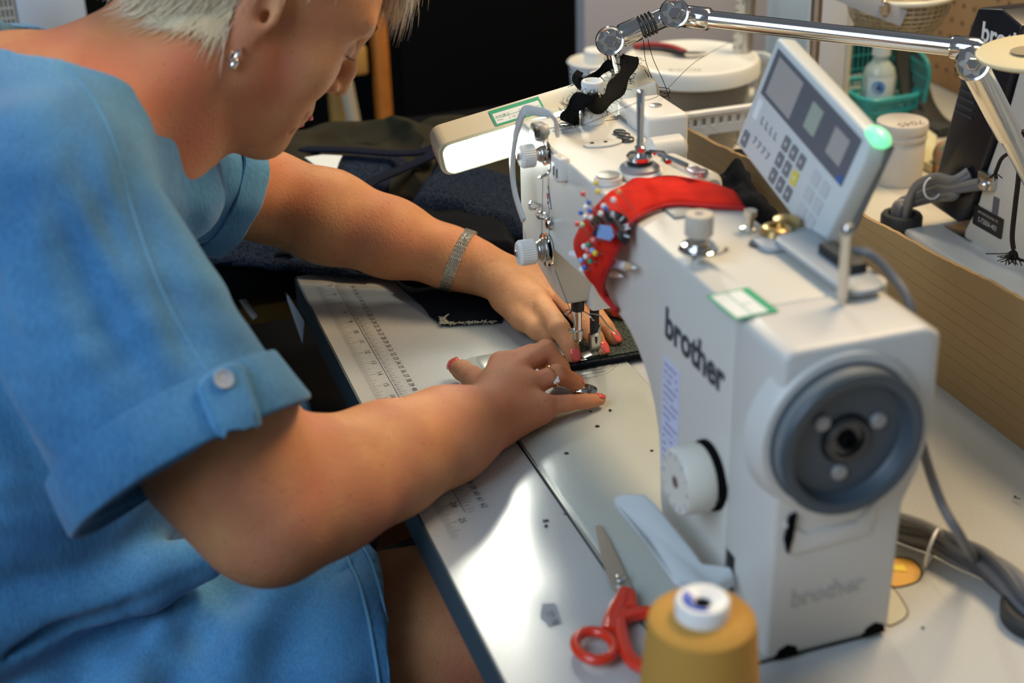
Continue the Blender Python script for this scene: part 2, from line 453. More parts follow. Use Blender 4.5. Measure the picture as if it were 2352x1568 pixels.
# small print and label on the pillar front
b = MB(); b.box(.294, .324, YF-.0006, YF-.0001, .058, .158)
lab = b.build('front_label', mat('label_lilac', (.62, .64, .80), .5), body, smooth=False)
b = MB()
for r in range(15):
    z = .154-.0062*r; x = .2965
    while x < .321:
        w = rng.uniform(.001, .004)
        if rng.random() < .72: b.quad((x, YF-.0008, z), (min(x+w, .322), YF-.0008, z), (min(x+w, .322), YF-.0008, z-.0022), (x, YF-.0008, z-.0022))
        x += w+.0009
b.build('label_print', mat('label_ink', (.30, .31, .45), .6), lab, smooth=False)
# green bordered stickers
def sticker(o, ex, ey, w, h, parent, nz=.0003, name='sticker', hl=True):
    M = frame(o, ex, ey)
    if M.col[2].z < 0 or name=='y': M = M @ Matrix.Translation((0, h, 0)) @ Matrix.Rotation(PI, 4, 'X')
    b = MB(); b.box(0, w, 0, h, 0, nz, 0, M=M)
    s = tag(b.build(name, M_green, parent, smooth=False), 'green sticker with a white field')
    b = MB(); b.box(.0022, w-.0022, .0022, h-.0065, nz, nz+.0002, 0, M=M); f = b.build('white_field', M_paper, s, smooth=False)
    b = MB()
    for (x0, x1, y) in ((.003, w-.003, h*.42),): b.box(x0, x1, y, y+.0005, nz+.0002, nz+.0004, 0, M=M)
    b.box(w*.55, w*.55+.0004, h*.42, h-.0105, nz+.0002, nz+.0004, 0, M=M)
    b.build('form_line', M_green, f, smooth=False)
    return s, M
q = [A(1622, 680, 'z', TOPZ+.0004), A(1690, 735, 'z', TOPZ+.0008), A(1760, 712, 'z', TOPZ+.0008), A(1700, 652, 'z', TOPZ+.0008)]
sticker(q[0], q[1]-q[0], q[3]-q[0], (q[0]-q[1]).length, .032, body)

# ---- head: tapered nose below the arm
def loft(b, secs):
    rings = [[b.bm.verts.new(Vector(p)) for p in s_] for s_ in secs]
    n = len(rings[0])
    for i in range(len(rings)-1):
        for k in range(n): b._face([rings[i][k], rings[i][(k+1) % n], rings[i+1][(k+1) % n], rings[i+1][k]])
    b._face(rings[0][::-1]); b._face(rings[-1]); return b
secs = []
for z, x0, x1, y0, y1, r in ((.156, -.038, .050, -.043, .045, .007), (.140, -.0375, .046, -.0425, .044, .007), (.118, -.034, .034, -.037, .040, .006), (.095, -.030, .020, -.027, .034, .005), (.078, -.027, .014, -.0185, .028, .004), (.0745, -.025, .012, -.0165, .026, .004)):
    secs.append([(x, y, z) for x, y in rrect(x0, x1, y0, y1, r, 5)])
b = MB(); loft(b, secs); b.build('head_casting', M_paint, mc, ang=60)
# face plate at the far end, faint line on top and front
b = MB(); b.box(-.0392, -.0380, -.041, .043, .100, .244, .001); b.build('face_plate', M_plast, mc)
b = MB(); b.box(-.001, -.0004, YF+.006, YB-.004, .2466, .2469); b.build('seam', M_dsteel, body, smooth=False)
# warning triangle
p = A(1259, 452, 'y', YF); b = MB(); cx, cz = p.x, p.z
b.prism([(cx-.007, cz-.009), (cx+.009, cz-.009), (cx+.001, cz+.011)], 'y', YF-.0005, YF-.0001)
t_ = b.build('warning_triangle', M_ink, body, smooth=False)
b = MB(); b.prism([(cx-.0055, cz-.0082), (cx+.0075, cz-.0082), (cx+.001, cz+.0088)], 'y', YF-.0008, YF-.0005); tt = b.build('triangle_field', M_paper, t_, smooth=False)
b = MB(); b.ell((cx+.001, YF-.0009, cz-.005), (.0018, .0003, .002)); b.prism([(cx, cz-.002), (cx+.002, cz-.002), (cx+.0025, cz+.004), (cx-.0005, cz+.004)], 'y', YF-.0011, YF-.0008); b.build('mark', M_red, tt)

# ---- needle bar, presser bar, foot
b = MB(); b.rod((0, 0, .060), (0, 0, .078), .0065, bev=.0008); b.build('needle_bar_bushing', M_black, mc)
b = MB(); b.rod((0, 0, .030), (0, 0, .062), .0042, bev=.0006); nb = b.build('needle_bar', M_chrome, mc)
b = MB(); b.rod((-.002, -.004, .038), (-.002, -.009, .038), .0026, bev=.0004); b.build('needle_screw', M_chrome, nb)
b = MB(); b.lathe([(.0042, 0), (.0052, -.001), (.0052, -.010), (.0028, -.013)], (0, 0, .040)); b.build('needle_clamp', M_steel, nb)
b = MB(); b.lathe([(.0013, 0), (.0012, -.018), (.0009, -.020), (.0008, -.030), (.0001, -.0335)], (0, 0, .036), n=12); b.build('needle', M_chrome, nb)
# wire thread guide under the bushing
b = MB(); b.tube(spline([(0, -.006, .060), (.004, -.011, .0595), (.002, -.014, .0595), (-.004, -.011, .0595), (-.004, -.005, .0595), (.003, .004, .0595), (.010, .009, .057), (.014, .010, .054), (.011, .013, .052), (.006, .010, .054)], 6), .0007, 8)
b.build('thread_guide', M_chrome, mc)
b = MB(); b.tube(spline([(.004, .012, .056), (.008, .020, .054), (.012, .026, .045), (.014, .034, .036), (.014, .037, .033)], 6), .0008, 8); b.build('finger_guard', M_steel, mc)
b = MB(); b.box(-.004, .022, .006, .052, .066, .096, .003)
gb = b.build('presser_bar_guide', M_plast, mc)
b = MB(); b.ell((.0222, .026, .081), (.0012, .0065, .005)); b.build('guide_recess', M_grey, gb)
b = MB(); b.rod((.0, .0175, .022), (.0, .0175, .068), .0046, bev=.0006); pb = b.build('presser_bar', M_black, mc)
b = MB(); b.cyl((.004, .0175, .033), (.0062, .0175, .033), .0022, n=14); b.build('bar_screw', M_chrome, pb)
ft = MB()
ft.prism([(.0125, .010), (.0125, .030), (.0155, .034), (.0165, .034), (.0165, .026), (.0185, .0245), (.0185, .034), (.0215, .042), (.0225, .042), (.0225, .018), (.018, .010)], 'x', -.004, .0045, .0008)
ft.prism([(.003, .0068), (.0035, .0095), (.011, .0115), (.0185, .014), (.021, .0105), (.021, .0072)], 'x', -.006, .006, .0008)
foot = ft.build('presser_foot', M_steel, mc)
b = MB()
b.tube(spline([(.0055, .006, .0082), (.0065, -.004, .008), (.0055, -.012, .0088), (.002, -.018, .0112), (-.004, -.020, .013)], 6), 1., 8, flat=(.0024, .0009))
b.tube(spline([(-.0055, .006, .0082), (-.0035, -.004, .008), (-.0045, -.012, .0088), (-.006, -.016, .011)], 6), 1., 8, flat=(.0022, .0009))
b.build('foot_toe', M_chrome, foot)
b = MB(); b.box(.002, .008, .0225, .0265, .007, .0135, .0006); b.build('foot_guide', mat('brass', (.6, .42, .18), .3, 1.), foot)

# ---- tension dials on the front of the head
def dial(px, py, r, kn, name, lab_, knob_len=.020, base=YF, discs=3, rk=.011):
    c = A(px, py, 'y', base); d = Vector((-.05, -1, 0)).normalized(); ax = d
    b = MB(); b.lathe([(r*.9, 0), (r, .0008), (r, .0018), (r*.5, .003)], c, ax, 36)
    b.lathe([(r*.95, .0045), (r, .0050), (r*.95, .0056), (r*.4, .0062)], c, ax, 36)
    b.lathe([(r*.35, 0), (r*.35, .014)], c, ax, 20)
    root = tag(b.build(name, M_chrome, mc), lab_)
    b = MB(); pts = []
    for k in range(0, 220):
        a = k*.28; h = .006+.010*k/220; rr = r*(.72-.38*k/220)
        pts.append((rr*math.cos(a), rr*math.sin(a), h))
    q = ax.to_track_quat('Z', 'Y').to_matrix(); b.tube([c+q @ Vector(p) for p in pts], .00055, 6); b.build('spring', M_steel, root)
    b = MB(); b.lathe([(rk*.92, .0), (rk, .0012), (rk, knob_len-.002), (rk*.86, knob_len), (rk*.80, knob_len+.0004), (.002, knob_len+.0006)], c+ax*.014, ax, kn, ripple=.06 if kn > 30 else .0, rn=1)
    k_ = b.build('knob', M_plast, root, ang=25)
    b = MB(); b.lathe([(.0030, 0), (.0030, .0025), (.001, .003)], c+ax*(.014+knob_len), ax, 14); b.build('nut', M_steel, k_)
    return c, root
c1, d1 = dial(1262, 352, .0105, 64, 'pretension_dial', 'small upper thread tension dial', .013, rk=.0105)
c2, d2 = dial(1262, 572, .0155, 64, 'tension_dial', 'large lower thread tension dial with spring', .016, rk=.0118)
# check spring guard, hooks, take-up cover
b = MB(); pp = [(1279, 306, -.040), (1277, 280, -.046), (1262, 262, -.052), (1235, 256, -.058), (1212, 252, -.063), (1200, 262, -.066), (1186, 305, -.068), (1177, 360, -.068), (1178, 410, -.067), (1186, 455, -.066), (1203, 506, -.065)]
b.tube(spline([A(x, y, 'y', v) for x, y, v in pp], 6), 1., 10, flat=(.0042, .0018), fup=(0, -1, 0)); tag(b.build('take_up_guard', mat('guard_plastic', (.55, .56, .53), .3, coat=.3), mc), 'pale curved thread take-up guard')
def hook(pts, r, nm, m=M_chrome):
    b = MB(); b.tube(spline(pts, 6), r, 8); return b.build(nm, m, mc)
yq = YF-.004
hook([A(1238, 470, 'y', YF), A(1225, 462, 'y', yq-.006), A(1218, 468, 'y', yq-.010), A(1217, 478, 'y', yq-.010), A(1230, 480, 'y', yq-.008), A(1238, 474, 'y', yq-.003)], .0013, 'thread_hook')
hook([A(1262, 505, 'y', YF), A(1256, 492, 'y', yq-.004), A(1244, 488, 'y', yq-.008), A(1234, 492, 'y', yq-.010), A(1238, 500, 'y', yq-.010), A(1252, 502, 'y', yq-.007)], .0013, 'thread_hook')
hook([A(1264, 375, 'y', YF), A(1264, 390, 'y', yq), A(1258, 398, 'y', yq-.003), A(1246, 406, 'y', yq-.006), A(1240, 408, 'y', yq-.006)], .0015, 'thread_hook')
b = MB(); c = A(1268, 512, 'y', YF); b.lathe([(.0065, 0), (.0062, .003), (.0045, .0055), (.0001, .0065)], c, (0, -1, 0), 24); b.build('guard_screw', M_chrome, mc)
# top of the head: knurled pressure post, screws, bosses
def screw(px, py, r, z=.2468, nm='screw', m=M_steel, h=.002, par=body):
    c = A(px, py, 'z', z); b = MB(); b.lathe([(r, 0), (r, h*.7), (r*.8, h), (.0001, h)], c, n=20)
    o = b.build(nm, m, par)
    b = MB(); M = Matrix.Translation(c+Vector((0, 0, h))) @ Matrix.Rotation(.7, 4, 'Z'); b.box(-r*.8, r*.8, -r*.13, r*.13, -.0003, .0002, M=M); b.build('slot', M_blackm, o, smooth=False)
    return o
for q in ((1423, 306), (1433, 313), (1442, 322)): screw(*q, .0058, m=M_dsteel, h=.0028)
screw(1299, 289, .0062); screw(1318, 283, .005, m=M_dsteel)
c = A(1361, 281, 'z', .2465)
b = MB(); b.lathe([(.0105, 0), (.0112, .001), (.0112, .0115), (.0105, .013), (.0075, .0133)], c, n=64, ripple=.05, rn=1); ps = b.build('pressure_lock_ring', M_white, mc, ang=25)
b = MB(); b.lathe([(.0075, .012), (.0075, .030), (.0065, .031)], c, n=28); b.build('pressure_post', M_steel, ps)
b = MB(); b.lathe([(.0095, .030), (.0102, .031), (.0102, .0385), (.0094, .0395), (.0075, .0395), (.0070, .036), (.0001, .036)], c, n=64, ripple=.05, rn=1, cap=False); b.build('pressure_dial', M_white, ps, ang=25)
# raised pad with two holes
p = A(1385, 327, 'z', .2466); q_ = A(1340, 332, 'z', .2466)
b = MB(); b.prism(oval((A(1385, 329, 'z', .247)).x, (A(1385, 329, 'z', .247)).y, .009, .018), 'z', .2460, .2482, .001); pad = b.build('raised_pad', M_paint, body)
for q in ((1360, 328), (1391, 325)):
    b = MB(); c = A(*q, 'z', .2485); b.cyl(c, c+Vector((0, 0, .0002)), .0018, n=14); b.build('oil_hole', M_black, pad)
# tall thread pin on its round base
c = A(1469, 400, 'z', .2455)
b = MB(); b.lathe([(.0165, 0), (.0165, .003), (.0145, .0045), (.0135, .0055), (.0001, .0055)], c+Vector((0, 0, .004)), n=40)
tp = b.build('bobbin_winder_base', M_grey, mc)
b = MB(); b.lathe([(.0195, 0), (.0195, .0035), (.017, .0045)], c, n=40); b.build('base_ring', M_plast, tp)
b = MB(); b.lathe([(.0105, .0065), (.0105, .0135)], c, n=32); b.build('black_collar', M_black, tp)
b = MB(); b.lathe([(.0112, .0135), (.0112, .0165), (.010, .018), (.0045, .0185), (.0045, .024), (.003, .025)], c, n=32); b.build('top_disc', M_chrome, tp)
b = MB(); b.lathe([(.0030, .018), (.0030, .030), (.0026, .032), (.0032, .055), (.0032, .069), (.0024, .0715), (.0001, .072)], c, n=20); tag(b.build('spindle', M_chrome, tp), 'tall chrome spindle')
# lever and latch beside it
b = MB(); b.tube([A(1490, 350, 'z', .262), A(1520, 352, 'z', .262), A(1536, 372, 'z', .260)], 1., 8, flat=(.003, .002)); b.build('latch_arm', M_chrome, tp)
b = MB(); b.tube([A(1510, 352, 'z', .264), A(1560, 372, 'z', .261), A(1578, 380, 'z', .260)], .0022, 10); lv = b.build('winder_lever', M_chrome, tp)
b = MB(); c = A(1592, 388, 'z', .259); b.box(-.004, .012, -.006, .006, -.001, .001, .0008, M=frame(c, A(1610, 400, 'z', .259)-c, (0, 1, 0))); b.build('lever_tab', mat('violet_steel', (.42, .35, .42), .3, .9), lv)
screw(1612, 406, .0055, z=.246, h=.006)
# small block screw left of the ribbon
c = A(1397, 418, 'z', .2455); b = MB(); b.lathe([(.0115, 0), (.0115, .005)], c, n=24); k_ = b.build('guide_boss', M_plast, mc)
b = MB(); b.lathe([(.0095, .005), (.0095, .0068), (.0002, .0072)], c, n=24); b.build('boss_screw', M_steel, k_)
# bracket bump on the front face left
c = A(1297, 385, 'y', YF+.001); b = MB(); b.prism([(c.x-.012, c.z+.010), (c.x+.010, c.z+.012), (c.x+.012, c.z-.008), (c.x-.002, c.z-.014), (c.x-.012, c.z-.006)], 'y', YF-.008, YF+.003, .003); k_ = b.build('guide_block', M_plast, mc)
b = MB(); 
for dx in (-.003, .005): b.box(c.x+dx, c.x+dx+.0016, YF-.0088, YF-.007, c.z-.006, c.z+.002)
b.build('guide_slot', M_black, k_)
# hinge bracket at the head's top left
c = A(1246, 300, 'y', YF); b = MB(); b.prism([(c.x-.010, c.z-.004), (c.x+.010, c.z-.006), (c.x+.020, c.z+.004), (c.x+.014, c.z+.010), (c.x-.004, c.z+.008)], 'y', YF-.010, YF+.001, .002); k_ = b.build('guard_bracket', M_grey, mc)
c = A(1236, 303, 'y', YF-.010); b = MB(); b.lathe([(.0048, 0), (.0048, .003), (.003, .004)], c, (0, -1, 0), 20); b.build('bracket_screw', M_dsteel, k_)

# rear solenoid box behind the arm
c = A(1580, 350, 'y', .060)
b = MB(); b.box(-.015, .052, .046, .089, .160, .262, .005, seg=3); bx = tag(b.build('rear_box', M_plast, mc), 'ivory solenoid box behind the head')
c = A(1506, 243, 'z', .2620); b = MB(); b.lathe([(.0058, 0), (.0058, .001), (.004, .0016), (.0001, .0016)], c, n=20); b.build('box_screw', M_steel, bx)
b = MB(); b.box(-.012, .010, .043, .050, .225, .248, .003); b.build('box_bracket', M_grey, bx)
b = MB(); b.rod((.09, .030, .245), (.09, .066, .245), .012, bev=.004); b.build('casting_lobe', M_paint, body)
b = MB(); b.rod((.11, .040, .236), (.175, .052, .236), .014, bev=.005); b.build('rear_bulge', M_paint, body)

# tension post in the middle of the arm top
c = A(1603, 600, 'z', TOPZ)
b = MB(); b.lathe([(.005, 0), (.005, .006), (.0135, .0085), (.0145, .0095), (.0135, .0105), (.0095, .0115), (.0125, .0125), (.0118, .0135), (.008, .0145), (.0095, .0155), (.006, .017), (.005, .021)], c, n=36); tpo = tag(b.build('winder_tension', M_chrome, mc), 'winder tension post with ivory knob')
b = MB(); b.lathe([(.0098, .0205), (.0103, .0215), (.0103, .0355), (.0098, .0365), (.0035, .0368), (.0033, .034), (.0001, .034)], c, n=60, ripple=.05, rn=1); b.build('knob', mat('knob_beige', (.62, .54, .44), .5), tpo, ang=25)
b = MB(); b.tube(spline([c+Vector((0, 0, .004)), A(1640, 585, 'z', TOPZ+.006), A(1660, 580, 'z', TOPZ+.010), A(1672, 570, 'z', TOPZ+.013)], 5), 1., 8, flat=(.0022, .0008)); b.build('thread_eye', M_steel, tpo)
# bolt, washer, hardware under the panel
c = A(1721, 530, 'z', TOPZ); b = MB(); b.lathe([(.007, 0), (.007, .003), (.0035, .004), (.0035, .011), (.005, .012), (.005, .0165), (.0001, .017)], c, n=24); b.build('stud', M_steel, mc)
c = A(1740, 562, 'z', TOPZ); b = MB(); b.lathe([(.0065, 0), (.0065, .0015), (.0028, .0018)], c, n=24); b.build('washer', M_dsteel, mc)
c = A(1782, 548, 'z', TOPZ); b = MB(); b.lathe([(.0135, 0), (.0110, .009), (.009, .0102), (.006, .0104), (.006, .008)], c, n=30); b.build('brass_nut', mat('brass', (.6, .42, .18), .3, 1.), mc)
c = A(1805, 530, 'z', TOPZ); b = MB(); b.lathe([(.010, 0), (.010, .010), (.006, .0118)], c, n=30); b.build('brass_nut', mat('brass', (.6, .42, .18), .3, 1.), mc)
# plate near the ribbon and small screw
c = A(1560, 485, 'z', TOPZ+.001); b = MB(); b.box(-.014, .014, -.010, .010, 0, .002, .0008, M=Matrix.Translation(c)); pk = b.build('top_plate', mat('grey_metal', (.33, .33, .32), .45, .3), body)
c = A(1546, 476, 'z', TOPZ+.001); b = MB(); b.lathe([(.0050, 0), (.0050, .0016), (.004, .0022), (.0001, .0023)], c, n=20); b.build('plate_screw', M_chrome, pk)
# near thread pin
c = Vector((.4235, .0262, TOPZ-.001)); b = MB(); b.lathe([(.0028, 0), (.0028, .006), (.0036, .007), (.0036, .050), (.0045, .0515), (.0045, .056), (.003, .0585), (.0001, .059)], c, n=20); tag(b.build('spool_pin', M_steel, mc), 'steel pin near the end cover')

# ---- handwheel
WC = Vector((-.003, .0005, .178))
def W(x): return Vector((x+WC.x, WC.y, WC.z))
b = MB(); b.lathe([(.045, .0), (.0525, .0008), (.0528, .0022), (.0505, .0032), (.0500, .0115), (.0515, .0125), (.0520, .0150), (.0508, .0168), (.0475, .0170), (.0435, .0158), (.0415, .0085), (.0400, .0062), (.022, .0055), (.018, .0055)], W(.4795), (1, 0, 0), 96, cap=False)
wh = tag(b.build('handwheel', M_wheel, mc), 'dark blue-grey dished handwheel')
b = MB(); b.lathe([(.0508, .0034), (.0503, .0113)], W(.4795), (1, 0, 0), 96, cap=False); b.build('wheel_rim', M_wheel2, wh)
b = MB(); b.lathe([(.0165, .004), (.0165, .0085), (.0140, .0105), (.0120, .0105), (.0110, .0075), (.007, .0075)], W(.4795), (1, 0, 0), 48, cap=False); hb = b.build('hub', M_dsteel, wh)
b = MB(); b.lathe([(.0070, .004), (.0070, .011), (.006, .0125), (.0035, .0125), (.0035, .009), (.0001, .009)], W(.4795), (1, 0, 0), 6, cap=False); b.build('hub_screw', M_blackm, hb)
for a in (140, 22, 262):
    c = W(.4795+.0055)+Vector((0, .0245*math.cos(math.radians(a)), .0245*math.sin(math.radians(a)))); b = MB()
    b.lathe([(.0058, -.001), (.0058, .0022), (.0045, .0034), (.0001, .0036)], c, (1, 0, 0), 24); b.build('wheel_bolt', M_grey, wh)
b = MB(); b.rod((.465, 0, .178), (.478, 0, .178), .046, bev=.002, n=48); b.build('hub_shaft', M_blackm, wh)

# ---- stitch length dial, stop pin, reverse lever
c = A(1632, 1090, 'y', YF)
b = MB(); b.rod(c+Vector((0, .001, 0)), c+Vector((0, -.004, 0)), .0265, n=48); sd = b.build('dial_back', M_blackm, mc)
b = MB(); b.lathe([(.0245, 0), (.0255, .002), (.0248, .020), (.0235, .022), (.005, .0222), (.0045, .0195), (.0001, .0195)], c+Vector((0, -.006, 0)), (0, -1, 0), 56); dl = tag(b.build('stitch_dial', mat('dial_cream', (.74, .70, .60), .42), sd), 'cream stitch length dial')
b = MB()
for k in range(12):
    a = 2*PI*k/12; cc = c+Vector((.018*math.cos(a), -.02825, .018*math.sin(a)))
    M = frame(cc, (math.sin(a), 0, -math.cos(a)), (math.cos(a), 0, math.sin(a)))
    b.text(str(k % 6), M, .0065, .0001, 0, 1, 'CENTER')
b.build('dial_number', mat('dial_ink', (.30, .36, .42), .6), dl, smooth=False, fix=False)
b = MB(); b.cyl(c+Vector((0, -.0280, 0)), c+Vector((0, -.0284, 0)), .0042, n=20); b.build('dial_hole', mat('hole_brown', (.16, .10, .09), .7), dl)
b = MB(); cc = A(1640, 1140, 'y', YF-.006); b.ell(cc, (.0055, .006, .0055)); b.tube([cc+Vector((-.004, -.004, .002)), cc+Vector((-.010, -.006, .003))], .0026, 8); b.build('stop_pin', M_dsteel, mc)
# reverse lever: flat paddle with a neck to the pivot in the pillar
LY = -.078
P = [A(1408, 1140, 'y', LY-.010), A(1432, 1132, 'y', LY-.002), A(1478, 1132, 'y', LY+.008), A(1500, 1150, 'y', LY+.010), A(1590, 1260, 'y', LY+.012), A(1612, 1292, 'y', LY+.012), A(1680, 1300, 'y', YF-.004), A(1686, 1328, 'y', YF-.004), A(1640, 1345, 'y', LY+.006), A(1575, 1345, 'y', LY-.004), A(1545, 1335, 'y', LY-.010), A(1480, 1240, 'y', LY-.012), A(1412, 1160, 'y', LY-.012)]
t = bmesh.new(); vs = [t.verts.new(p) for p in P]; f = t.faces.new(vs); t.normal_update()
nrm = f.normal.copy()
if nrm.z < 0: nrm = -nrm
ext = bmesh.ops.extrude_face_region(t, geom=[f]); vv = [e for e in ext['geom'] if isinstance(e, bmesh.types.BMVert)]
bmesh.ops.translate(t, vec=-nrm*.009, verts=vv); bmesh.ops.recalc_face_normals(t, faces=t.faces)
bmesh.ops.bevel(t, geom=list(t.edges), offset=.0022, segments=3, affect='EDGES', profile=.5)
b = MB(); b.merge(t); tag(b.build('reverse_lever', mat('lever_paint', (.60, .64, .64), .35), mc, ang=60), 'flat pale reverse feed lever')
c = A(1683, 1300, 'y', YF); b = MB(); b.box(c.x-.010, c.x+.006, YF-.0012, YF+.001, c.z-.022, c.z+.012, .002); b.build('lever_slot', M_black, mc)
b = MB(); b.box(.335, .400, YF-.008, YF, .0035, .012, .001); b.build('knee_plate', mat('plate_tan', (.45, .3, .15), .6), mc)

# ---- operation panel on its stand
Rm = Matrix(((.971, -.024, .236), (-.028, .977, .212), (-.236, -.212, .948)))
PC = Vector((.2590, .0797, .2995)); PW, PH = .154, .098
PM = Matrix.Translation(PC) @ Rm.to_4x4()
b = MB(); b.prism([(-PW/2, -PH/2+.002), (-PW/2, PH/2), (PW/2, PH/2), (PW/2+.004, PH/2-.02), (PW/2, -PH/2)], 'y', 0, .018, .0035, M=PM, seg=3)
pn = tag(b.build('control_panel', mat('panel_shell', (.62, .66, .65), .4), mc), 'tilted control panel with screens and keys')
b = MB(); b.box(-PW/2+.002, PW/2+.003, .017, .022, -PH/2+.002, PH/2-.003, .002, M=PM); b.build('panel_back', mat('panel_back', (.16, .17, .17), .5), pn)
def prect(x0, x1, z0, z1, m, nm, d=.0004, y=0., par=None, r=0.):
    b = MB()
    if r: b.prism(rrect(x0, x1, z0, z1, r, 3), 'y', y-d, y+.0001, 0, M=PM)
    else: b.box(x0, x1, y-d, y+.0001, z0, z1, 0, M=PM)
    return b.build(nm, m, par or pn, smooth=False)
fx = lambda u: -PW/2+u*PW
fz = lambda v: PH/2-v*PH
scr = prect(fx(.055), fx(.955), fz(.46), fz(.06), mat('screen_surround', (.13, .14, .16), .35), 'display_band')
prect(fx(.10), fx(.37), fz(.42), fz(.10), mat('lcd_grey', (.40, .38, .35), .3), 'display', .0003, -.0004, scr)
prect(fx(.50), fx(.61), fz(.36), fz(.14), mat('lcd_green', (.36, .42, .34), .3), 'display', .0003, -.0004, scr)
prect(fx(.74), fx(.88), fz(.36), fz(.14), mat('lcd_grey', (.40, .38, .35), .3), 'display', .0003, -.0004, scr)
prect(fx(.90), fx(.945), fz(.455), fz(.40), mat('key_blue', (.05, .14, .42), .4), 'blue_mark', .0003, -.0004, scr)
M_key = mat('key_grey', (.20, .20, .21), .5); M_keyl = mat('key_line', (.55, .57, .57), .5)
def key(u, v, m=M_key, w=.050, h=.10, nm='key'):
    k = prect(fx(u), fx(u+w), fz(v+h), fz(v), m, nm, .0010, 0, None, .001)
    if m is not M_keyl:
        b = MB(); cx, cz = fx(u+w/2), fz(v+h/2)
        b.box(cx-.0016, cx+.0016, -.0013, -.0009, cz-.0003, cz+.0003, 0, M=PM); b.box(cx-.0003, cx+.0003, -.0013, -.0009, cz-.002, cz+.002, 0, M=PM); b.build('key_symbol', M_paper, k, smooth=False)
prect(fx(.06), fx(.105), fz(.67), fz(.50), M_paper, 'caution_label', .0003, 0, None, .001)
key(.05, .80, w=.055, h=.13)
for r in range(3):
    for c_ in range(3):
        key(.40+.085*c_, .53+.145*r, mat('key_yellow', (.75, .62, .10), .5) if (r, c_) == (1, 2) else M_key, w=.058, h=.115)
for r in range(3):
    for c_ in range(2): key(.72+.095*c_, .53+.145*r, M_keyl, w=.07, h=.11)
b = MB()
for c_ in range(4):
    for zz, tx in ((.56, 'L'), (.74, '7')):
        b.text(tx, PM @ Matrix.Translation((fx(.15+.052*c_), -.0006, fz(zz+.09))) @ Matrix.Rotation(PI/2, 4, 'X'), .0085, .0001, .0002)
b.build('panel_print', mat('print_grey', (.28, .29, .30), .6), pn, smooth=False, fix=False)
b = MB(); b.ell(PM @ Vector((PW/2-.004, .009, PH/2-.001)), (.012, .009, .0065), M=Rm.to_4x4()); tag(b.build('status_light', mat('green_glow', (.3, .8, .45), .3, emit=(.18, 1., .42), estr=.9), pn), 'glowing green status light')
# stand foot and cable
b = MB(); c = Vector((.3715, .052, TOPZ)); b.prism(rrect(.315, .425, .030, .062, .012), 'z', TOPZ+.0045, TOPZ+.0085, .001); b.prism(rrect(.30, .33, .02, .07, .01), 'z', TOPZ+.0005, TOPZ+.0045, .001)
st = b.build('panel_stand', mat('stand_grey', (.34, .38, .42), .4), mc)
b = MB(); b.box(.355, .40, .046, .060, TOPZ+.006, TOPZ+.016, .002); b.build('stand_block', M_rubber, st)
pts = [A(1900, 572, 'y', .062), A(1945, 578, 'y', .066), A(1985, 578, 'y', .072), A(2020, 600, 'y', .08), A(2055, 640, 'y', .086), A(2090, 700, 'y', .088), A(2098, 800, 'y', .085), A(2100, 920, 'y', .084), A(2120, 1030, 'y', .085), A(2160, 1150, 'y', .090), A(2205, 1230, 'y', .100), A(2240, 1290, 'z', .012)]
b = MB(); b.tube(spline(pts, 8), .0036, 10); tag(b.build('panel_cable', M_cable, mc), 'grey panel cable running down behind the wheel')
# ================================================================= the person
from mathutils.bvhtree import BVHTree
pe = thing('person', 'person in a blue denim dress leaning over the sewing machine, both hands guiding cloth', 'person', (0, -.55, -.25))
M_skin = mat('skin', (.63, .300, .135), .62, bump=.55, bscale=330, bdist=.0009, sub=.18, spec=.28, col2=(.54, .235, .105), vscale=34, detail=6)
nt, bs, Lk = nodes_of(M_skin); base = bs.inputs['Base Color'].links[0].from_socket
tc = nt.nodes.new('ShaderNodeTexCoord'); n1 = nt.nodes.new('ShaderNodeTexNoise'); n1.inputs['Scale'].default_value = 9; n1.inputs['Detail'].default_value = 2; Lk(tc.outputs['Object'], n1.inputs['Vector'])
r1 = nt.nodes.new('ShaderNodeValToRGB'); r1.color_ramp.elements[0].position = .48; r1.color_ramp.elements[1].position = .70; Lk(n1.outputs['Fac'], r1.inputs['Fac'])
m1 = nt.nodes.new('ShaderNodeMix'); m1.data_type = 'RGBA'; m1.inputs[7].default_value = (.58, .20, .11, 1); Lk(r1.outputs['Color'], m1.inputs[0]); Lk(base, m1.inputs[6])
v1 = nt.nodes.new('ShaderNodeTexVoronoi'); v1.inputs['Scale'].default_value = 95; v1.inputs['Randomness'].default_value = 1; Lk(tc.outputs['Object'], v1.inputs['Vector'])   # freckles
r2 = nt.nodes.new('ShaderNodeValToRGB'); r2.color_ramp.elements[0].position = .05; r2.color_ramp.elements[0].color = (.45, .45, .45, 1); r2.color_ramp.elements[1].position = .14; r2.color_ramp.elements[1].color = (0, 0, 0, 1); Lk(v1.outputs['Distance'], r2.inputs['Fac'])
m2 = nt.nodes.new('ShaderNodeMix'); m2.data_type = 'RGBA'; m2.inputs[7].default_value = (.25, .07, .03, 1); Lk(r2.outputs['Color'], m2.inputs[0]); Lk(m1.outputs[2], m2.inputs[6]); Lk(m2.outputs[2], bs.inputs['Base Color'])
M_nail = mat('coral_polish', (.80, .11, .09), .18, coat=.6)
M_hair = mat('blond_hair', (.88, .77, .56), .42, var=.12, vscale=70, bump=.15, bscale=300, sheen=.2)
M_silver = mat('silver', (.82, .80, .76), .22, 1.)
M_gold = mat('gold', (.85, .58, .22), .2, 1.)
HO = Vector((-.040, -.2786, .3785)); HS = .955
HA = Matrix(((.999, -.015, -.047), (.043, .733, .679), (.024, -.680, .733)))
def H(r, f, u): return HO + HA @ Vector((r*HS, f*HS, u*HS))
HR = np.array(HA)
def V3(v): return tuple(v)
S_R, E_R, W_R = Vector((.150, -.462, .285)), A(612, 1172, 'x', .25), A(1085, 975, 'z', .034)
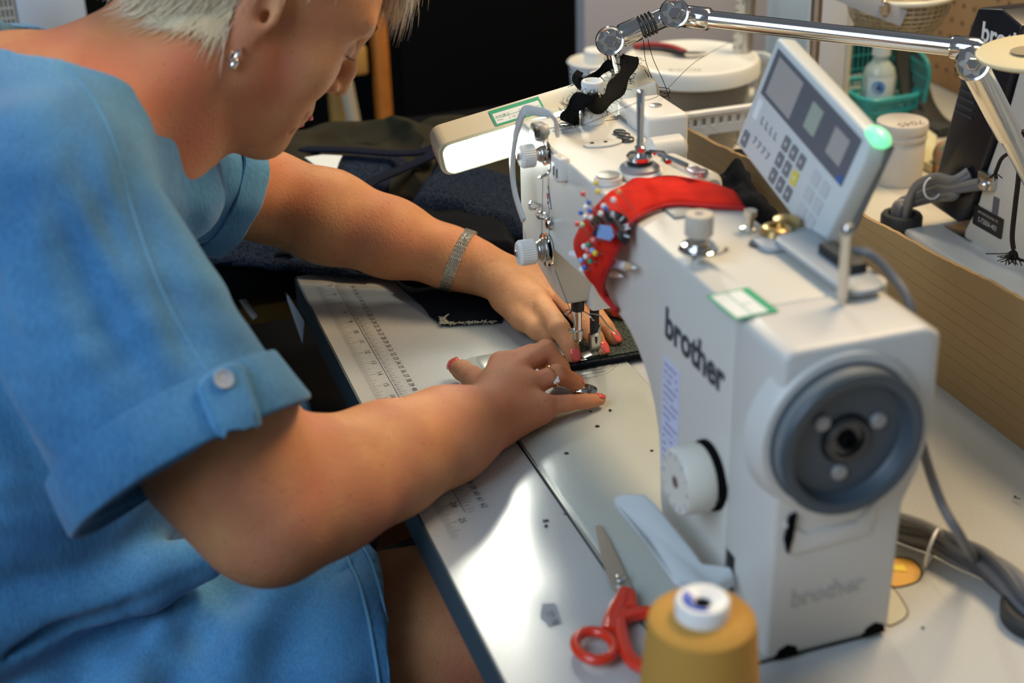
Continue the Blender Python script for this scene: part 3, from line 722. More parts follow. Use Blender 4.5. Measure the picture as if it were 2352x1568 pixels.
S_L, E_L, W_L = Vector((-.160, -.435, .235)), A(610, 450, 'x', -.30), A(1092, 612, 'z', .044)

def torso(s, o=0.):
    s.econe((0, -.655, -.20), (0, -.56, .02), (1, 0, 0), .175+o, .120+o, .165+o, .115+o, .04, flat1=False)
    s.econe((0, -.57, .00), (0, -.475, .22), (1, 0, 0), .160+o, .112+o, .150+o, .085+o, .05, flat1=False)
    s.cap((-.135, -.445, .245), (.135, -.462, .275), .052+o, k=.03)
    s.cap((0, -.405, .335), (.130, -.458, .308), .040+o, .044+o, k=.03)
    s.ell((0, -.478, .318), (.125+o, .075+o, .060+o), k=.03)
    s.cap((0, -.405, .335), (-.130, -.44, .25), .038+o, .042+o, k=.03)
    for sx in (-1, 1): s.ell((sx*.075, -.415, .12), (.070+o, .060+o, .070+o), k=.05)

vx = .0026
sk = SDF((-.42, -.80, -.74), (.36, .16, .55), vx)
torso(sk)
# neck
sk.econe((0, -.425, .285), V3(H(0, -.022, -.035)), (1, 0, 0), .066, .066, .060, .062, .025, flat1=False)
sk.cap(V3(H(.035, -.005, -.05)), (.025, -.372, .27), .030, .030, k=.03)
sk.cap(V3(H(0, .030, -.075)), (0, -.372, .262), .036, .030, k=.03)
sk.cap(V3(H(.045, -.02, -.03)), (.075, -.425, .31), .024, .026, k=.03)
# head
E_ = lambda c, r, k=.012, sub=False: sk.ell(V3(H(*c)), tuple(x*HS for x in r), HR, k, sub)
C_ = lambda a, b, r0, r1=None, k=.01: sk.cap(V3(H(*a)), V3(H(*b)), r0*HS, (r1 if r1 else r0)*HS, k)
E_((0, -.008, .045), (.075, .098, .086)); E_((0, .036, -.015), (.064, .060, .083), .02)
E_((0, .052, .045), (.060, .046, .050), .02)
for sx in (-1, 1):
    C_((sx*.050, .012, -.048), (sx*.012, .076, -.088), .021, .019, .022)
    C_((sx*.057, .006, -.030), (sx*.050, .012, -.048), .018, .021, .02)
    E_((sx*.038, .062, -.016), (.025, .026, .032), .022)
    E_((sx*.028, .070, -.060), (.020, .020, .019), .018)
    C_((sx*.008, .093, .041), (sx*.044, .080, .046), .010, .009, .012)
    E_((sx*.034, .095, .020), (.018, .012, .013), .010, True)
    E_((sx*.033, .0795, .019), (.0145, .0135, .0135), .003)
    C_((sx*.020, .089, .0155), (sx*.046, .080, .0150), .0028, .0028, .003)
    E_((sx*.0125, .100, -.016), (.0085, .010, .008), .006)
    # ear
    R_ear = HR @ np.array(Matrix.Rotation(math.radians(-18*sx), 3, 'Z')) @ np.array(Matrix.Rotation(math.radians(6), 3, 'X'))
    sk.ell(V3(H(sx*.0765, -.012, .004)), (.0065, .0185, .031), R_ear, .008)
    sk.ell(V3(H(sx*.0745, -.007, -.027)), (.0065, .0105, .014), R_ear, .006)
    sk.ell(V3(H(sx*.0850, -.009, .006)), (.0065, .0085, .0150), R_ear, .004, True)
    sk.ell(V3(H(sx*.0790, -.003, .000)), (.006, .0045, .006), R_ear, .003, True)
    sk.ell(V3(H(sx*.0775, .004, .002)), (.005, .0035, .006), R_ear, .004)
C_((0, .091, .036), (0, .109, .004), .0085, .0085, .012); C_((0, .108, .004), (0, .1125, -.012), .0090, .0095, .006)
for sx in (-1, 1): E_((sx*.007, .1075, -.0235), (.0035, .005, .004), .002, True)
E_((0, .088, -.050), (.024, .018, .018), .014); E_((0, .0985, -.0505), (.017, .0060, .0042), .003); E_((0, .0955, -.0600), (.015, .0065, .0050), .003)
sk.groove([V3(H(-.022, .094, -.0553)), V3(H(0, .106, -.0553)), V3(H(.022, .094, -.0553))], .0013, .002)
E_((0, .082, -.086), (.020, .018, .017), .014); E_((0, .040, -.084), (.046, .045, .022), .03); E_((.0, .005, -.082), (.040, .045, .030), .03)
sk.groove([V3(H(.030, .092, -.052)), V3(H(.036, .084, -.068)), V3(H(.034, .078, -.082))], .0018, .006)
sk.groove([V3(H(.024, .096, -.026)), V3(H(.034, .090, -.040))], .0015, .007)
# arms
def on_limb(px, py, P, Q, r, lift=.0):
    d = (A(px, py, 'z', .01)-Vector(CAM.tolist())).normalized(); P = Vector(P); u = (Vector(Q)-P); w0 = Vector(CAM.tolist())-P
    a, b_, c, d_, e = d.dot(d), d.dot(u), u.dot(u), d.dot(w0), u.dot(w0); den = a*c-b_*b_
    sc = (b_*e-c*d_)/den; tc = min(max((a*e-b_*d_)/den, 0), 1); q = P+u*tc
    x = Vector(CAM.tolist())+d*sc; off = x-q; h = off.length
    return q+off.normalized()*(r+lift) if h >= r else x-d*math.sqrt(max(r*r-h*h, 0)+lift)
for pl_, rr_ in (([(225, 50), (285, 100), (330, 150), (350, 190)], .0010), ([(262, 170), (300, 235), (335, 300), (362, 350)], .0009), ([(300, 180), (340, 250), (372, 320)], .0007), ([(470, 318), (430, 335), (402, 362)], .0014), ([(500, 140), (470, 200), (455, 260)], .0006)):
    pp_ = [on_limb(x, y, (0, -.425, .285), H(0, -.022, -.035), .062) for x, y in pl_]
    sk.groove([V3(p) for p in pp_], rr_, .005)
def limb(P, R, k=.02): sk.chain([V3(p) for p in P], R, k)
limb([S_R, S_R.lerp(E_R, .5), S_R.lerp(E_R, .80), E_R], [.054, .056, .060, .050], .02)
d = (W_R-E_R)
limb([E_R, E_R.lerp(W_R, .25), E_R.lerp(W_R, .55), E_R.lerp(W_R, .85), W_R], [.0495, .0490, .0430, .0365, .0325], .03)
sk.ell(V3(A(636, 1222, 'x', .262)), (.030, .030, .032), k=.02)
limb([S_L, S_L.lerp(E_L, .6), E_L], [.052, .050, .047], .02)
limb([E_L, E_L.lerp(W_L, .30), E_L.lerp(W_L, .6), E_L.lerp(W_L, .88), W_L], [.0465, .0480, .0400, .0300, .0270], .02)
# elbow creases
g = lambda x, y, v: V3(A(x, y, 'x', v))
def on_limb(px, py, P, Q, r, lift=.0):
    """point on a limb's skin seen at that spot (closest approach of the line of sight)"""
    d = A(px, py, 'z', 0.01)-Vector(CAM.tolist()); d.normalize(); P = Vector(P); u = (Vector(Q)-P); w0 = Vector(CAM.tolist())-P
    a, b_, c, d_, e = d.dot(d), d.dot(u), u.dot(u), d.dot(w0), u.dot(w0); den = a*c-b_*b_
    sc = (b_*e-c*d_)/den; tc = (a*e-b_*d_)/den; tc = min(max(tc, 0), 1); q = P+u*tc
    x = Vector(CAM.tolist())+d*sc; off = x-q; h = off.length
    if h >= r: return q+off.normalized()*(r+lift)
    return x-d*math.sqrt(max(r*r-h*h, 0)+lift)
cr = [on_limb(x, y, S_L.lerp(E_L, .7), E_L.lerp(W_L, .3), .047) for x, y in ((690, 415), (684, 480), (672, 530), (655, 585))]
sk.groove([V3(p) for p in cr], .0022, .007)
cr = [on_limb(x, y, S_R.lerp(E_R, .8), E_R.lerp(W_R, .35), .052) for x, y in ((700, 1012), (722, 1040), (738, 1066))]
sk.groove([V3(p) for p in cr], .0008, .003)
for dx in (0, 14): # wrist folds of the far hand
    cr = [on_limb(x+dx, y, E_L, W_L, .028) for x, y in ((1120, 575), (1105, 610), (1100, 640))]
    sk.groove([V3(p) for p in cr], .0007, .002)
# hands
def P3(L): return [A(x, y, 'z', z) for x, y, z in L]
RH = dict(
    index=P3([(1150, 836, .036), (1222, 812, .040), (1262, 842, .026), (1282, 866, .0125)]),
    middle=P3([(1185, 850, .037), (1254, 803, .045), (1287, 842, .028), (1302, 870, .0125)]),
    ring=P3([(1215, 885, .032), (1278, 860, .036), (1312, 873, .020), (1326, 880, .0125)]),
    pinky=P3([(1245, 932, .024), (1302, 925, .021), (1348, 921, .0155), (1377, 918, .0115)]))
RR = dict(index=[.0100, .0092, .0082, .0070], middle=[.0102, .0098, .0084, .0072], ring=[.0100, .0096, .0083, .0070], pinky=[.0092, .0078, .0070, .0060])
RT = P3([(1120, 905, .030), (1086, 868, .024), (1062, 850, .018), (1047, 842, .014)])
for k_, L in RH.items():
    base = W_R.lerp(L[0], .12)
    sk.cap(V3(base), V3(L[0]-Vector((0, 0, .003))), .0165, .0125, k=.012)
sk.cap(V3(W_R), V3((RH['middle'][0]+RH['ring'][0])/2-Vector((0, 0, .010))), .022, .014, k=.018)
sk.cap(V3(A(1150, 985, 'z', .020)), V3(A(1220, 945, 'z', .018)), .0155, .0125, k=.014)
for k_, L in RH.items(): sk.chain([V3(p) for p in L], RR[k_], .0028)
sk.chain([V3(p) for p in RT], [.0125, .0110, .0098, .0082], .004)
for k_ in RH:
    sk.ell(V3(RH[k_][0]+Vector((0, 0, .0035))), (.0095, .0095, .008), k=.006)
for L in (RH['pinky'], RH['ring']): # knuckle creases
    for j in (1, 2):
        p = L[j]; ax = (L[j+1]-L[j-1]).normalized(); sd = ax.cross(Vector((0, 0, 1))).normalized(); up_ = sd.cross(ax)
        r_ = RR['pinky'][j]
        for q in (-.0018, .0018): sk.groove([V3(p+ax*q+sd*r_*c+up_*r_*math.sqrt(1-c*c)) for c in (-.7, 0, .7)], .0004, .0012)
LH = dict(
    index=P3([(1236, 686, .040), (1284, 752, .034), (1308, 792, .021), (1317, 818, .0125)]),
    middle=P3([(1270, 664, .040), (1330, 722, .036), (1366, 776, .021), (1382, 803, .0120)]),
    ring=P3([(1292, 648, .038), (1352, 698, .034), (1392, 752, .020), (1410, 779, .0115)]),
    pinky=P3([(1306, 640, .032), (1362, 674, .028), (1405, 706, .018), (1432, 722, .0125)]))
LR = dict(index=[.0112, .0105, .0092, .0078], middle=[.0110, .0100, .0088, .0076], ring=[.0106, .0094, .0082, .0072], pinky=[.0098, .0084, .0074, .0064])
LT = P3([(1160, 685, .030), (1200, 730, .025), (1236, 756, .022), (1258, 770, .019)])
for k_, L in LH.items():
    sk.cap(V3(W_L.lerp(L[0], .10)), V3(L[0]-Vector((0, 0, .003))), .0170, .0130, k=.012)
sk.cap(V3(W_L), V3((LH['index'][0]+LT[1])/2), .022, .013, k=.018)
for k_, L in LH.items(): sk.chain([V3(p) for p in L], LR[k_], .0028)
sk.chain([V3(p) for p in LT], [.0165, .0125, .0105, .0088], .006)
for k_ in LH: sk.ell(V3(LH[k_][0]+Vector((0, 0, .0035))), (.010, .010, .008), k=.006)
for j in (1, 2):
    L = LH['index']; p = L[j]; ax = (L[j+1]-L[j-1]).normalized(); sd = ax.cross(Vector((0, 0, 1))).normalized(); up_ = sd.cross(ax); r_ = LR['index'][j]
    for q in (-.003, 0, .003): sk.groove([V3(p+ax*q+sd*r_*c+up_*r_*math.sqrt(1-c*c)) for c in (-.8, 0, .8)], .0004, .0013)
# legs
for sx, kx in ((1, .165), (-1, -.13)):
    K = (kx, -.075, -.150); sk.chain([(sx*.10, -.62, -.185), K, (kx+sx*.01, -.06, -.42), (kx, -.10, -.66)], [.095, .070, .055, .042], .03)
    sk.chain([(kx, -.10, -.70), (kx+sx*.01, .04, -.715)], [.036, .026], .02)
skin = sk.mesh('body', M_skin, pe, smooth=1)
skin_bvh = None
def bvh_of(o):
    me = o.data; return BVHTree.FromPolygons([v.co.copy() for v in me.vertices], [tuple(p.vertices) for p in me.polygons])
sb = bvh_of(skin)
def hit(bv, px, py, lift=.0):
    d = (A(px, py, 'z', -5.)-Vector(CAM.tolist())).normalized()
    loc, nor, i, dist = bv.ray_cast(Vector(CAM.tolist()), d)
    if loc is None: return None, None
    return loc+nor*lift, nor

# nails
def nail(tip, prev, r, w, parent, ln=.0115, tw=(0, 0, 1), off=.0, nm='fingernail'):
    ax = (tip-prev).normalized(); up_ = Vector(tw); sd = ax.cross(up_).normalized(); up_ = sd.cross(ax).normalized()
    b = MB(); rows = []
    for i in range(8):
        t = i/7; wi = w*(.86+.14*math.sin(PI*min(t*1.4, 1))) * (1 if t < .75 else (1-((t-.75)/.25)**2*.55)); row = []
        for j in range(7):
            a = (j/6-.5)*2; x = a*wi
            zz = r*(.42+.62*math.sqrt(max(0, 1-(a*.78)**2))) + .0004 - .0022*t*t
            row.append(b.bm.verts.new(tip+ax*(-ln*.62+ln*t+off+r*.35)+sd*x+up_*zz))
        rows.append(row)
    for i in range(7):
        for j in range(6): b._face([rows[i][j], rows[i][j+1], rows[i+1][j+1], rows[i+1][j]])
    o = b.build(nm, M_nail, parent); md = o.modifiers.new('t', 'SOLIDIFY'); md.thickness = .0008; md.offset = -1
    return tag(o, 'coral painted nail')
camv = lambda p: (Vector(CAM.tolist())-p).normalized()
nail(RH['pinky'][3], RH['pinky'][2], .0060, .0046, skin, .0105, (.15, -.1, 1))
nail(RH['ring'][3], RH['ring'][2], .0070, .0050, skin, .0110, (.5, .3, 1))
nail(RH['middle'][3], RH['middle'][2], .0072, .0052, skin, .0110, (.3, .5, 1))
nail(RH['index'][3], RH['index'][2], .0070, .0052, skin, .0110, (.3, .5, 1))
nail(RT[3], RT[2], .0084, .0078, skin, .0165, (.75, -.40, .75), -.002)
nail(LH['index'][3], LH['index'][2], .0078, .0060, skin, .0130, (.55, .1, .8))
nail(LH['middle'][3], LH['middle'][2], .0076, .0058, skin, .0130, (.35, .35, .9))
nail(LH['ring'][3], LH['ring'][2], .0072, .0058, skin, .0130, (.3, .35, .9))
nail(LH['pinky'][3], LH['pinky'][2], .0064, .0050, skin, .0110, (.2, .3, .9))
nail(LT[3], LT[2], .0088, .0066, skin, .0130, (.1, .45, .9))

# face details
b = MB()
for sx in (1, -1):
    for k in range(46):
        t = k/45; p = H(sx*(.010+.040*t), .1035-.012*t-.012*t*t, .0475+.006*math.sin(PI*t*.8)-.004*t)
        for j in range(2):
            q = p+HA @ Vector((sx*.006, -.0005+.002*j, .0025-.002*j)); b.tube([p-HA @ Vector((0, .0022, 0)), q-HA @ Vector((0, .0018, 0))], .0005, 4, cap=False)
tag(b.build('eyebrow', mat('brow_hair', (.20, .14, .09), .7), skin), 'thin grey-brown eyebrows')
b = MB()
for sx in (1, -1):
    for k in range(26):
        t = k/25; p = H(sx*(.021+.025*t), .0925-.006*t-.004*t*t, .0150)
        b.tube([p, p+HA @ Vector((sx*.001, .004, -.0012)), p+HA @ Vector((sx*.003*(t), .0090, .0006))], [.00045, .0003, .0001], 4, cap=False)
b.build('eyelashes', mat('lash', (.012, .01, .01), .6), skin)
b = MB(); b.ell(H(.001, .1022, -.0508), (.0185*HS, .0062*HS, .0040*HS), M=HA.to_4x4()); b.ell(H(.001, .0990, -.0605), (.0160*HS, .0068*HS, .0050*HS), M=HA.to_4x4())
tag(b.build('lips', mat('lip_pink', (.55, .10, .10), .4, sub=.1), skin), 'pink lips')
# hair: soft shell and strands
hr = SDF((-.16, -.46, .27), (.16, -.11, .56), .003)
eh = lambda c, r, k=.012, sub=False: hr.ell(V3(H(*c)), tuple(x*HS for x in r), HR, k, sub)
eh((0, -.012, .052), (.082, .106, .092)); eh((0, -.060, -.006), (.066, .052, .056), .02); eh((.045, -.045, -.012), (.028, .040, .040), .015)
for sx in (-1, 1):
    eh((sx*.085, .030, .005), (.045, .052, .052), .010, True); eh((sx*.080, .060, .030), (.045, .050, .055), .010, True)
eh((0, .090, .000), (.085, .060, .086), .012, True)
eh((0, .03, -.085), (.10, .12, .050), .012, True)
hair = tag(hr.mesh('hair', M_hair, skin, smooth=1), 'short white-blond hair')
hb_ = bvh_of(hair)
b = MB(); cnt = 0
def strand(p, d, L, r, lift=.002, droop=(0, 0, -.2), seg=5):
    pts = [p]; q = p.copy(); v = d.normalized()
    for i in range(seg):
        q = q+v*(L/seg); l, n_, i_, ds = hb_.find_nearest(q)
        if l is not None and (q-l).dot(n_) < lift: q = l+n_*lift
        v = (v+Vector(droop)*.25).normalized(); pts.append(q.copy())
    b.tube(pts, [r, r, r*.9, r*.7, r*.45, r*.15], 3, cap=False)
UPH = HA @ Vector((0, 0, 1)); FH = HA @ Vector((0, 1, 0)); RH_ = HA @ Vector((1, 0, 0))
me_ = hair.data; vs_ = [v.co.copy() for v in me_.vertices]; ns_ = [v.normal.copy() for v in me_.vertices]
idx = rng.permutation(len(vs_))
inv = HA.transposed()
for i in idx[:5200]:
    p = vs_[i]; n_ = ns_[i]; l = inv @ (p-HO)/HS
    if l.x < -.03 and rng.random() < .8: continue
    if l.y > .035 and l.x > .012: continue
    crown = Vector((0, -.03, .14)); dl = (l-crown); nl = inv @ n_; dl = dl-nl*dl.dot(nl); dl.normalize()
    if l.y > .03: dl = (dl*.6+Vector((.15, .8, -.2))).normalized(); dl = dl-nl*dl.dot(nl)
    dl = dl+Vector(rng.normal(0, .16, 3).tolist())
    strand(p+n_*.001, HA @ dl, rng.uniform(.022, .040), rng.uniform(.0003, .0006), .0015+.003*rng.random(), tuple(-UPH*.15))
# fringe falling off the forehead
for i in range(700):
    t = rng.uniform(-1, .35); p = H(.045*t, .086-.020*t*t+rng.uniform(-.008, .010), .114+rng.uniform(-.014, .016))
    d = (FH*(.75+rng.normal(0, .10))-UPH*(.62+rng.normal(0, .15))+RH_*(t*.25+rng.normal(0, .12)))
    q = p.copy(); pts = [q.copy()]; v = d.normalized(); L = rng.uniform(.040, .066)
    for k in range(5):
        q = q+v*L/5; v = (v-UPH*.22-FH*.03).normalized(); pts.append(q.copy())
    r = rng.uniform(.0003, .0006); b.tube(pts, [r, r, r*.9, r*.7, r*.4, r*.12], 3, cap=False)
# nape strands
for i in range(900):
    t = rng.uniform(0, 1); sx = 1 if rng.random() < .8 else -1
    p = H(sx*(.030+.046*t), -.085+.065*t+rng.uniform(-.008, .008), -.020+rng.uniform(-.014, .020)); l, n_, i_, ds = hb_.find_nearest(p)
    d = -UPH*1.0+FH*rng.normal(-.05, .18)+RH_*sx*(-.12)+RH_*rng.normal(0, .08)
    q = l+n_*.001; pts = [q.copy()]; v = d.normalized(); L = rng.uniform(.022, .046)
    for k in range(5):
        q = q+v*L/5
        l2, n2, _, _ = sb.find_nearest(q)
        if (q-l2).dot(n2) < .002: q = l2+n2*.002
        pts.append(q.copy())
    r = rng.uniform(.0003, .0006); b.tube(pts, [r, r, r*.9, r*.7, r*.4, r*.12], 3, cap=False)
b.build('hair_strands', M_hair, hair)
# earring
p, n_ = hit(sb, 561, 112, .001)
e0 = H(.0825, -.005, -.040)
b = MB(); b.torus(e0, HA @ Vector((.25, 1, .1)), .0068, .0017, 30, 10); b.ell(e0+HA @ Vector((.002, .002, -.0068)), (.0038, .0034, .0055), M=HA.to_4x4()); b.torus(e0+HA @ Vector((.001, -.001, -.003)), HA @ Vector((.9, .3, .5)), .0042, .0011, 24, 8)
tag(b.build('earring', M_silver, skin), 'silver hoop earring with gold bead')
b = MB(); b.ell(e0+HA @ Vector((.003, .003, -.0085)), (.0024, .0024, .003)); b.build('bead', M_gold, bpy.data.objects['earring'])
# bracelet on the far wrist, ring on the near hand
bp = A(1052, 603, 'z', .046); axw = (W_L-E_L).normalized(); q_ = E_L+(W_L-E_L)*((bp-E_L).dot(axw)/(W_L-E_L).length)
upb = Vector((0, 0, 1)); sdb = axw.cross(upb).normalized(); up2 = sdb.cross(axw)
b = MB(); ringp = []
ringp = []
for k in range(56):
    a = 2*PI*k/56; dirv = sdb*math.cos(a)+up2*math.sin(a)
    l, n_, i_, ds = sb.ray_cast(q_+dirv*.10, -dirv)
    base = (q_ + dirv*.031) if l is None else l+dirv*.0013
    ringp.append(base+axw*(.0035*math.sin(a)))
for row in range(6):
    off = axw*(-.0050+.0020*row); npts = len(ringp); pts = []
    for k in range(npts*2):
        p = ringp[(k//2) % npts] if k % 2 == 0 else (ringp[k//2 % npts]+ringp[(k//2+1) % npts])/2
        pts.append(p+off+axw*(.0006*(1 if k % 2 else -1)))
    b.tube(pts, .00085, 6, closed=True)
tag(b.build('bracelet', mat('silver_mesh', (.80, .77, .66), .3, 1.), skin), 'flat woven silver bracelet')
b = MB(); c = ringp[12]; b.rod(c-sdb*.006, c+sdb*.006, .0022, 12, .0006); b.build('clasp', M_silver, bpy.data.objects['bracelet'])
L = RH['ring']; c = L[0].lerp(L[1], .80); ax = (L[1]-L[0]).normalized()
b = MB(); b.torus(c, ax, .0108, .0009, 40, 8); rg = tag(b.build('ring', M_gold, skin), 'gold ring with a small clear stone')
p, n_ = hit(sb, 1277, 872, .0015)
if p is not None:
    b = MB()
    for dv in ((0, 0), (.0028, .001), (-.0015, .0026), (.001, -.0028)): b.ell(p+Vector((dv[0], dv[1]*.6, dv[1]*.6)), .0017, u=8, v=5)
    b.build('stone', mat('clear_stone', (.95, .95, .95), .03, .3, coat=1.), rg, smooth=False)

# ---------------------------------------------------------------- denim dress
M_den = mat('denim', (.078, .265, .475), .9, col2=(.034, .155, .33), vscale=7, bump=.0, sheen=.25)
nt, bs, Lk = nodes_of(M_den)
tc = nt.nodes.new('ShaderNodeTexCoord'); nz = nt.nodes.new('ShaderNodeTexNoise'); nz.inputs['Scale'].default_value = 480; nz.inputs['Detail'].default_value = 4
mp = nt.nodes.new('ShaderNodeMapping'); mp.inputs['Scale'].default_value = (1, 1, .18); Lk(tc.outputs['Object'], mp.inputs['Vector']); Lk(mp.outputs['Vector'], nz.inputs['Vector'])
base = bs.inputs['Base Color'].links[0].from_socket
mx = nt.nodes.new('ShaderNodeMix'); mx.data_type = 'RGBA'; mx.blend_type = 'SOFT_LIGHT'; mx.inputs[0].default_value = .6
Lk(base, mx.inputs[6]); Lk(nz.outputs['Fac'], mx.inputs[7]); Lk(mx.outputs[2], bs.inputs['Base Color'])
bp_ = nt.nodes.new('ShaderNodeBump'); bp_.inputs['Strength'].default_value = .35; bp_.inputs['Distance'].default_value = .0006; Lk(nz.outputs['Fac'], bp_.inputs['Height']); Lk(bp_.outputs['Normal'], bs.inputs['Normal'])
ds = SDF((-.30, -.82, -.30), (.38, -.16, .46), .0029)
torso(ds, .008)
ds.ell((0, -.50, .02), (.165, .14, .15), k=.06)
# sleeves
CR = A(440, 1062, 'x', .262); aR = (E_R-S_R).normalized(); MAJ = A(680, 985, 'x', .262)-A(185, 1190, 'x', .262)
S0 = S_R+Vector((-.005, -.01, .0))
ds.econe(V3(S0), V3(CR), V3(MAJ), .072, .066, .090, .074, .045)
CL = A(520, 440, 'x', -.225); ML = Vector((.1, -.3, -.9))
ds.econe(V3(S_L), V3(CL), V3(ML), .066, .060, .062, .058, .03)
# skirt over the thighs
for sx, kx in ((1, .165), (-1, -.13)):
    ds.econe((sx*.10, -.64, -.175), (kx-.008*sx, -.245, -.150), (1, 0, 0), .115, .105, .100, .092, .035)
ds.econe((.0, -.66, -.19), (.015, -.250, -.160), (1, 0, 0), .17, .100, .13, .075, .03)
# blouse roll over the lap
ds.cap(V3(A(-60, 1440, 'x', .165)), V3(A(470, 1285, 'x', .165)), .040, .020, k=.02)
ds.groove([V3(A(-40, 1500, 'x', .19)), V3(A(300, 1400, 'x', .195)), V3(A(560, 1300, 'x', .195))], .006, .010)
# openings: neck, sleeves, hem
ds.ell((-.01, -.415, .258), (.080, .066, .050), k=.06)
ds.ell((-.006, -.410, .372), (.084, .084, .086), np.array(Matrix.Rotation(math.radians(-32), 3, 'X')), .004, True)
ds.ell(V3(A(440, 432, 'x', -.015)), (.060, .026, .032), k=.035)
ds.econe(V3(CR.lerp(S0, .55)), V3(CR+(CR-S0).normalized()*.03), V3(MAJ), .070, .056, .0855, .0695, .002, sub=True)
ds.econe(V3(CL.lerp(S_L, .45)), V3(CL+(CL-S_L).normalized()*.03), V3(ML), .055, .050, .0575, .0535, .002, sub=True)
for sx, kx in ((1, .165), (-1, -.13)):
    ds.econe((sx*.10, -.42, -.17), (kx-.008*sx, -.22, -.150), (1, 0, 0), .088, .080, .0945, .0865, .002, sub=True)
dR = (CR-S0).normalized(); LS = (CR-S0).length
def fold(co):
    x, y, z = co[:, 0], co[:, 1], co[:, 2]
    t = (x-S0.x)*dR.x+(y-S0.y)*dR.y+(z-S0.z)*dR.z
    m = np.array(MAJ.normalized()); u = (x-S0.x)*m[0]+(y-S0.y)*m[1]+(z-S0.z)*m[2]
    w = np.clip((x-.06)/.05, 0, 1)*np.clip((t+.02)/.06, 0, 1)*np.clip((LS-.045-t)/.05, 0, 1)*(z > -.02)
    d = w*(.0045*np.sin(u*62+2.0*np.sin(t*14)+.8)+.0020*np.sin(u*128+t*20+1.5*np.sin(t*30)))
    for u0, sl_, am, wd in ((-.062, .05, .0065, .011), (-.022, -.12, .0055, .012), (.028, .10, .0060, .010), (.058, -.05, .0045, .009)):
        d += w*am*(np.exp(-((u-u0-sl_*t)/wd)**2)-.35*np.exp(-((u-u0-sl_*t-.018)/wd)**2))
    s = np.clip((-.02-z)/.06, 0, 1)
    d += s*(.0080*np.sin(y*52+x*38+2*np.sin(x*18+y*9))+.0022*np.sin(y*95-x*70+1.8*np.sin(y*30)))
    c = np.clip((.04-x)/.06, 0, 1)*np.clip((z-.02)/.05, 0, 1)
    d += c*(.0035*np.sin(x*120+z*20+1.2*np.sin(z*25)))
    d += .0012*np.sin(x*70+3*np.sin(z*40))*np.sin(z*85+2*np.sin(y*50))
    return d
dress = tag(ds.mesh('dress', M_den, pe, disp=fold, smooth=3), 'washed blue denim dress with turned-up sleeves')
db = bvh_of(dress)
# turned up cuffs
def cuff(p, q, maj, a0, b0, a1, b1, w, name, t0=0.):
    p = Vector(p); q = Vector(q); d = (q-p).normalized(); m = Vector(maj); m = (m-d*m.dot(d)).normalized(); n_ = d.cross(m); b = MB(); rings = []
    L = (q-p).length
    for (h, o) in ((L-w, .0028), (L-w, .0062), (L-w+.002, .0070), (L-w/2, .0072), (L-.001, .0070), (L+.0015, .0050), (L+.0015, .0012), (L-.004, -.0012), (L-.03, -.0030)):
        t = h/L; ring = []
        for k in range(72):
            a = 2*PI*k/72; wv = .0010*math.sin(5*a+h*60)+.0007*math.sin(11*a)
            A_ = a0+(a1-a0)*t+o+wv; B_ = b0+(b1-b0)*t+o+wv
            hh = h+.0035*math.sin(2*a+1)
            ring.append(b.bm.verts.new(p+d*hh+m*A_*math.cos(a)+n_*B_*math.sin(a)))
        rings.append(ring)
    for i in range(len(rings)-1):
        for k in range(72): b._face([rings[i][k], rings[i][(k+1) % 72], rings[i+1][(k+1) % 72], rings[i+1][k]])
    return b.build(name, M_den, dress, ang=60)
cuff(S0, CR, MAJ, .072, .066, .090, .074, .042, 'sleeve_cuff')
cuff(S_L, CL, ML, .066, .060, .062, .058, .030, 'sleeve_cuff')
M_seam = mat('denim_seam', (.14, .36, .57), .9)
def seam(pts, r=.0006, bv=None, lift=.0002, nm='seam'):
    P = []
    pp = spline([Vector((x, y, 0)) for x, y in pts], 8)
    last = None
    for q in pp:
        h, n_ = hit(bv or db, q.x, q.y, lift)
        if h is None: continue
        if last is not None and (h-last).length > .03: continue
        P.append(h); last = h
    if len(P) > 2:
        b = MB(); b.tube(P, r, 6); b.build(nm, M_seam, dress)
seam([(150, 150), (215, 230), (262, 330), (300, 470), (360, 640), (430, 780), (480, 860)])
seam([(4, 80), (70, 112), (165, 128), (205, 160), (250, 240), (300, 320), (350, 375)], .0016)
# tab with button on the near sleeve
tabpts = [(497, 862), (508, 900), (522, 950), (535, 1000)]
cx_ = []
for i in range(13):
    t = i/12; row = []
    x = 490+48*t; y = 862+126*t
    for j in range(9):
        u = (j/8-.5)*2; hw = 46 if t > .12 else 46*(.45+.55*t/.12)
        px, py = x+u*hw*.97, y-u*hw*.42
        h, n_ = hit(db, px, py, .0108)
        row.append(h)
    cx_.append(row)
b = MB(); G = [[(b.bm.verts.new(p) if p is not None else None) for p in row] for row in cx_]
for i in range(12):
    for j in range(8):
        q = [G[i][j], G[i][j+1], G[i+1][j+1], G[i+1][j]]
        if all(v is not None for v in q): b._face(q)
tab = b.build('sleeve_tab', M_den, dress); md = tab.modifiers.new('s', 'SOLIDIFY'); md.thickness = .0040; md.offset = 0; tag(tab, 'pointed denim sleeve tab')
outer = [r_[0] for r_ in cx_]+[q for q in cx_[-1][1:]]+[r_[-1] for r_ in cx_[::-1][1:]]+cx_[0][::-1][1:-1]
outer = [p for p in outer if p is not None]
b = MB(); b.tube(outer, .0011, 6, closed=True); b.build('tab_edge', M_seam, tab)
h, n_ = hit(db, 502, 886, .0130)
b = MB(); b.lathe([(.0068, 0), (.0072, .0012), (.0066, .0024), (.0052, .0022), (.0045, .0014), (.0001, .0014)], h, n_, 30); btn = tag(b.build('button', mat('button_clear', (.36, .38, .42), .35, .0, coat=.3), tab), 'clear grey button')
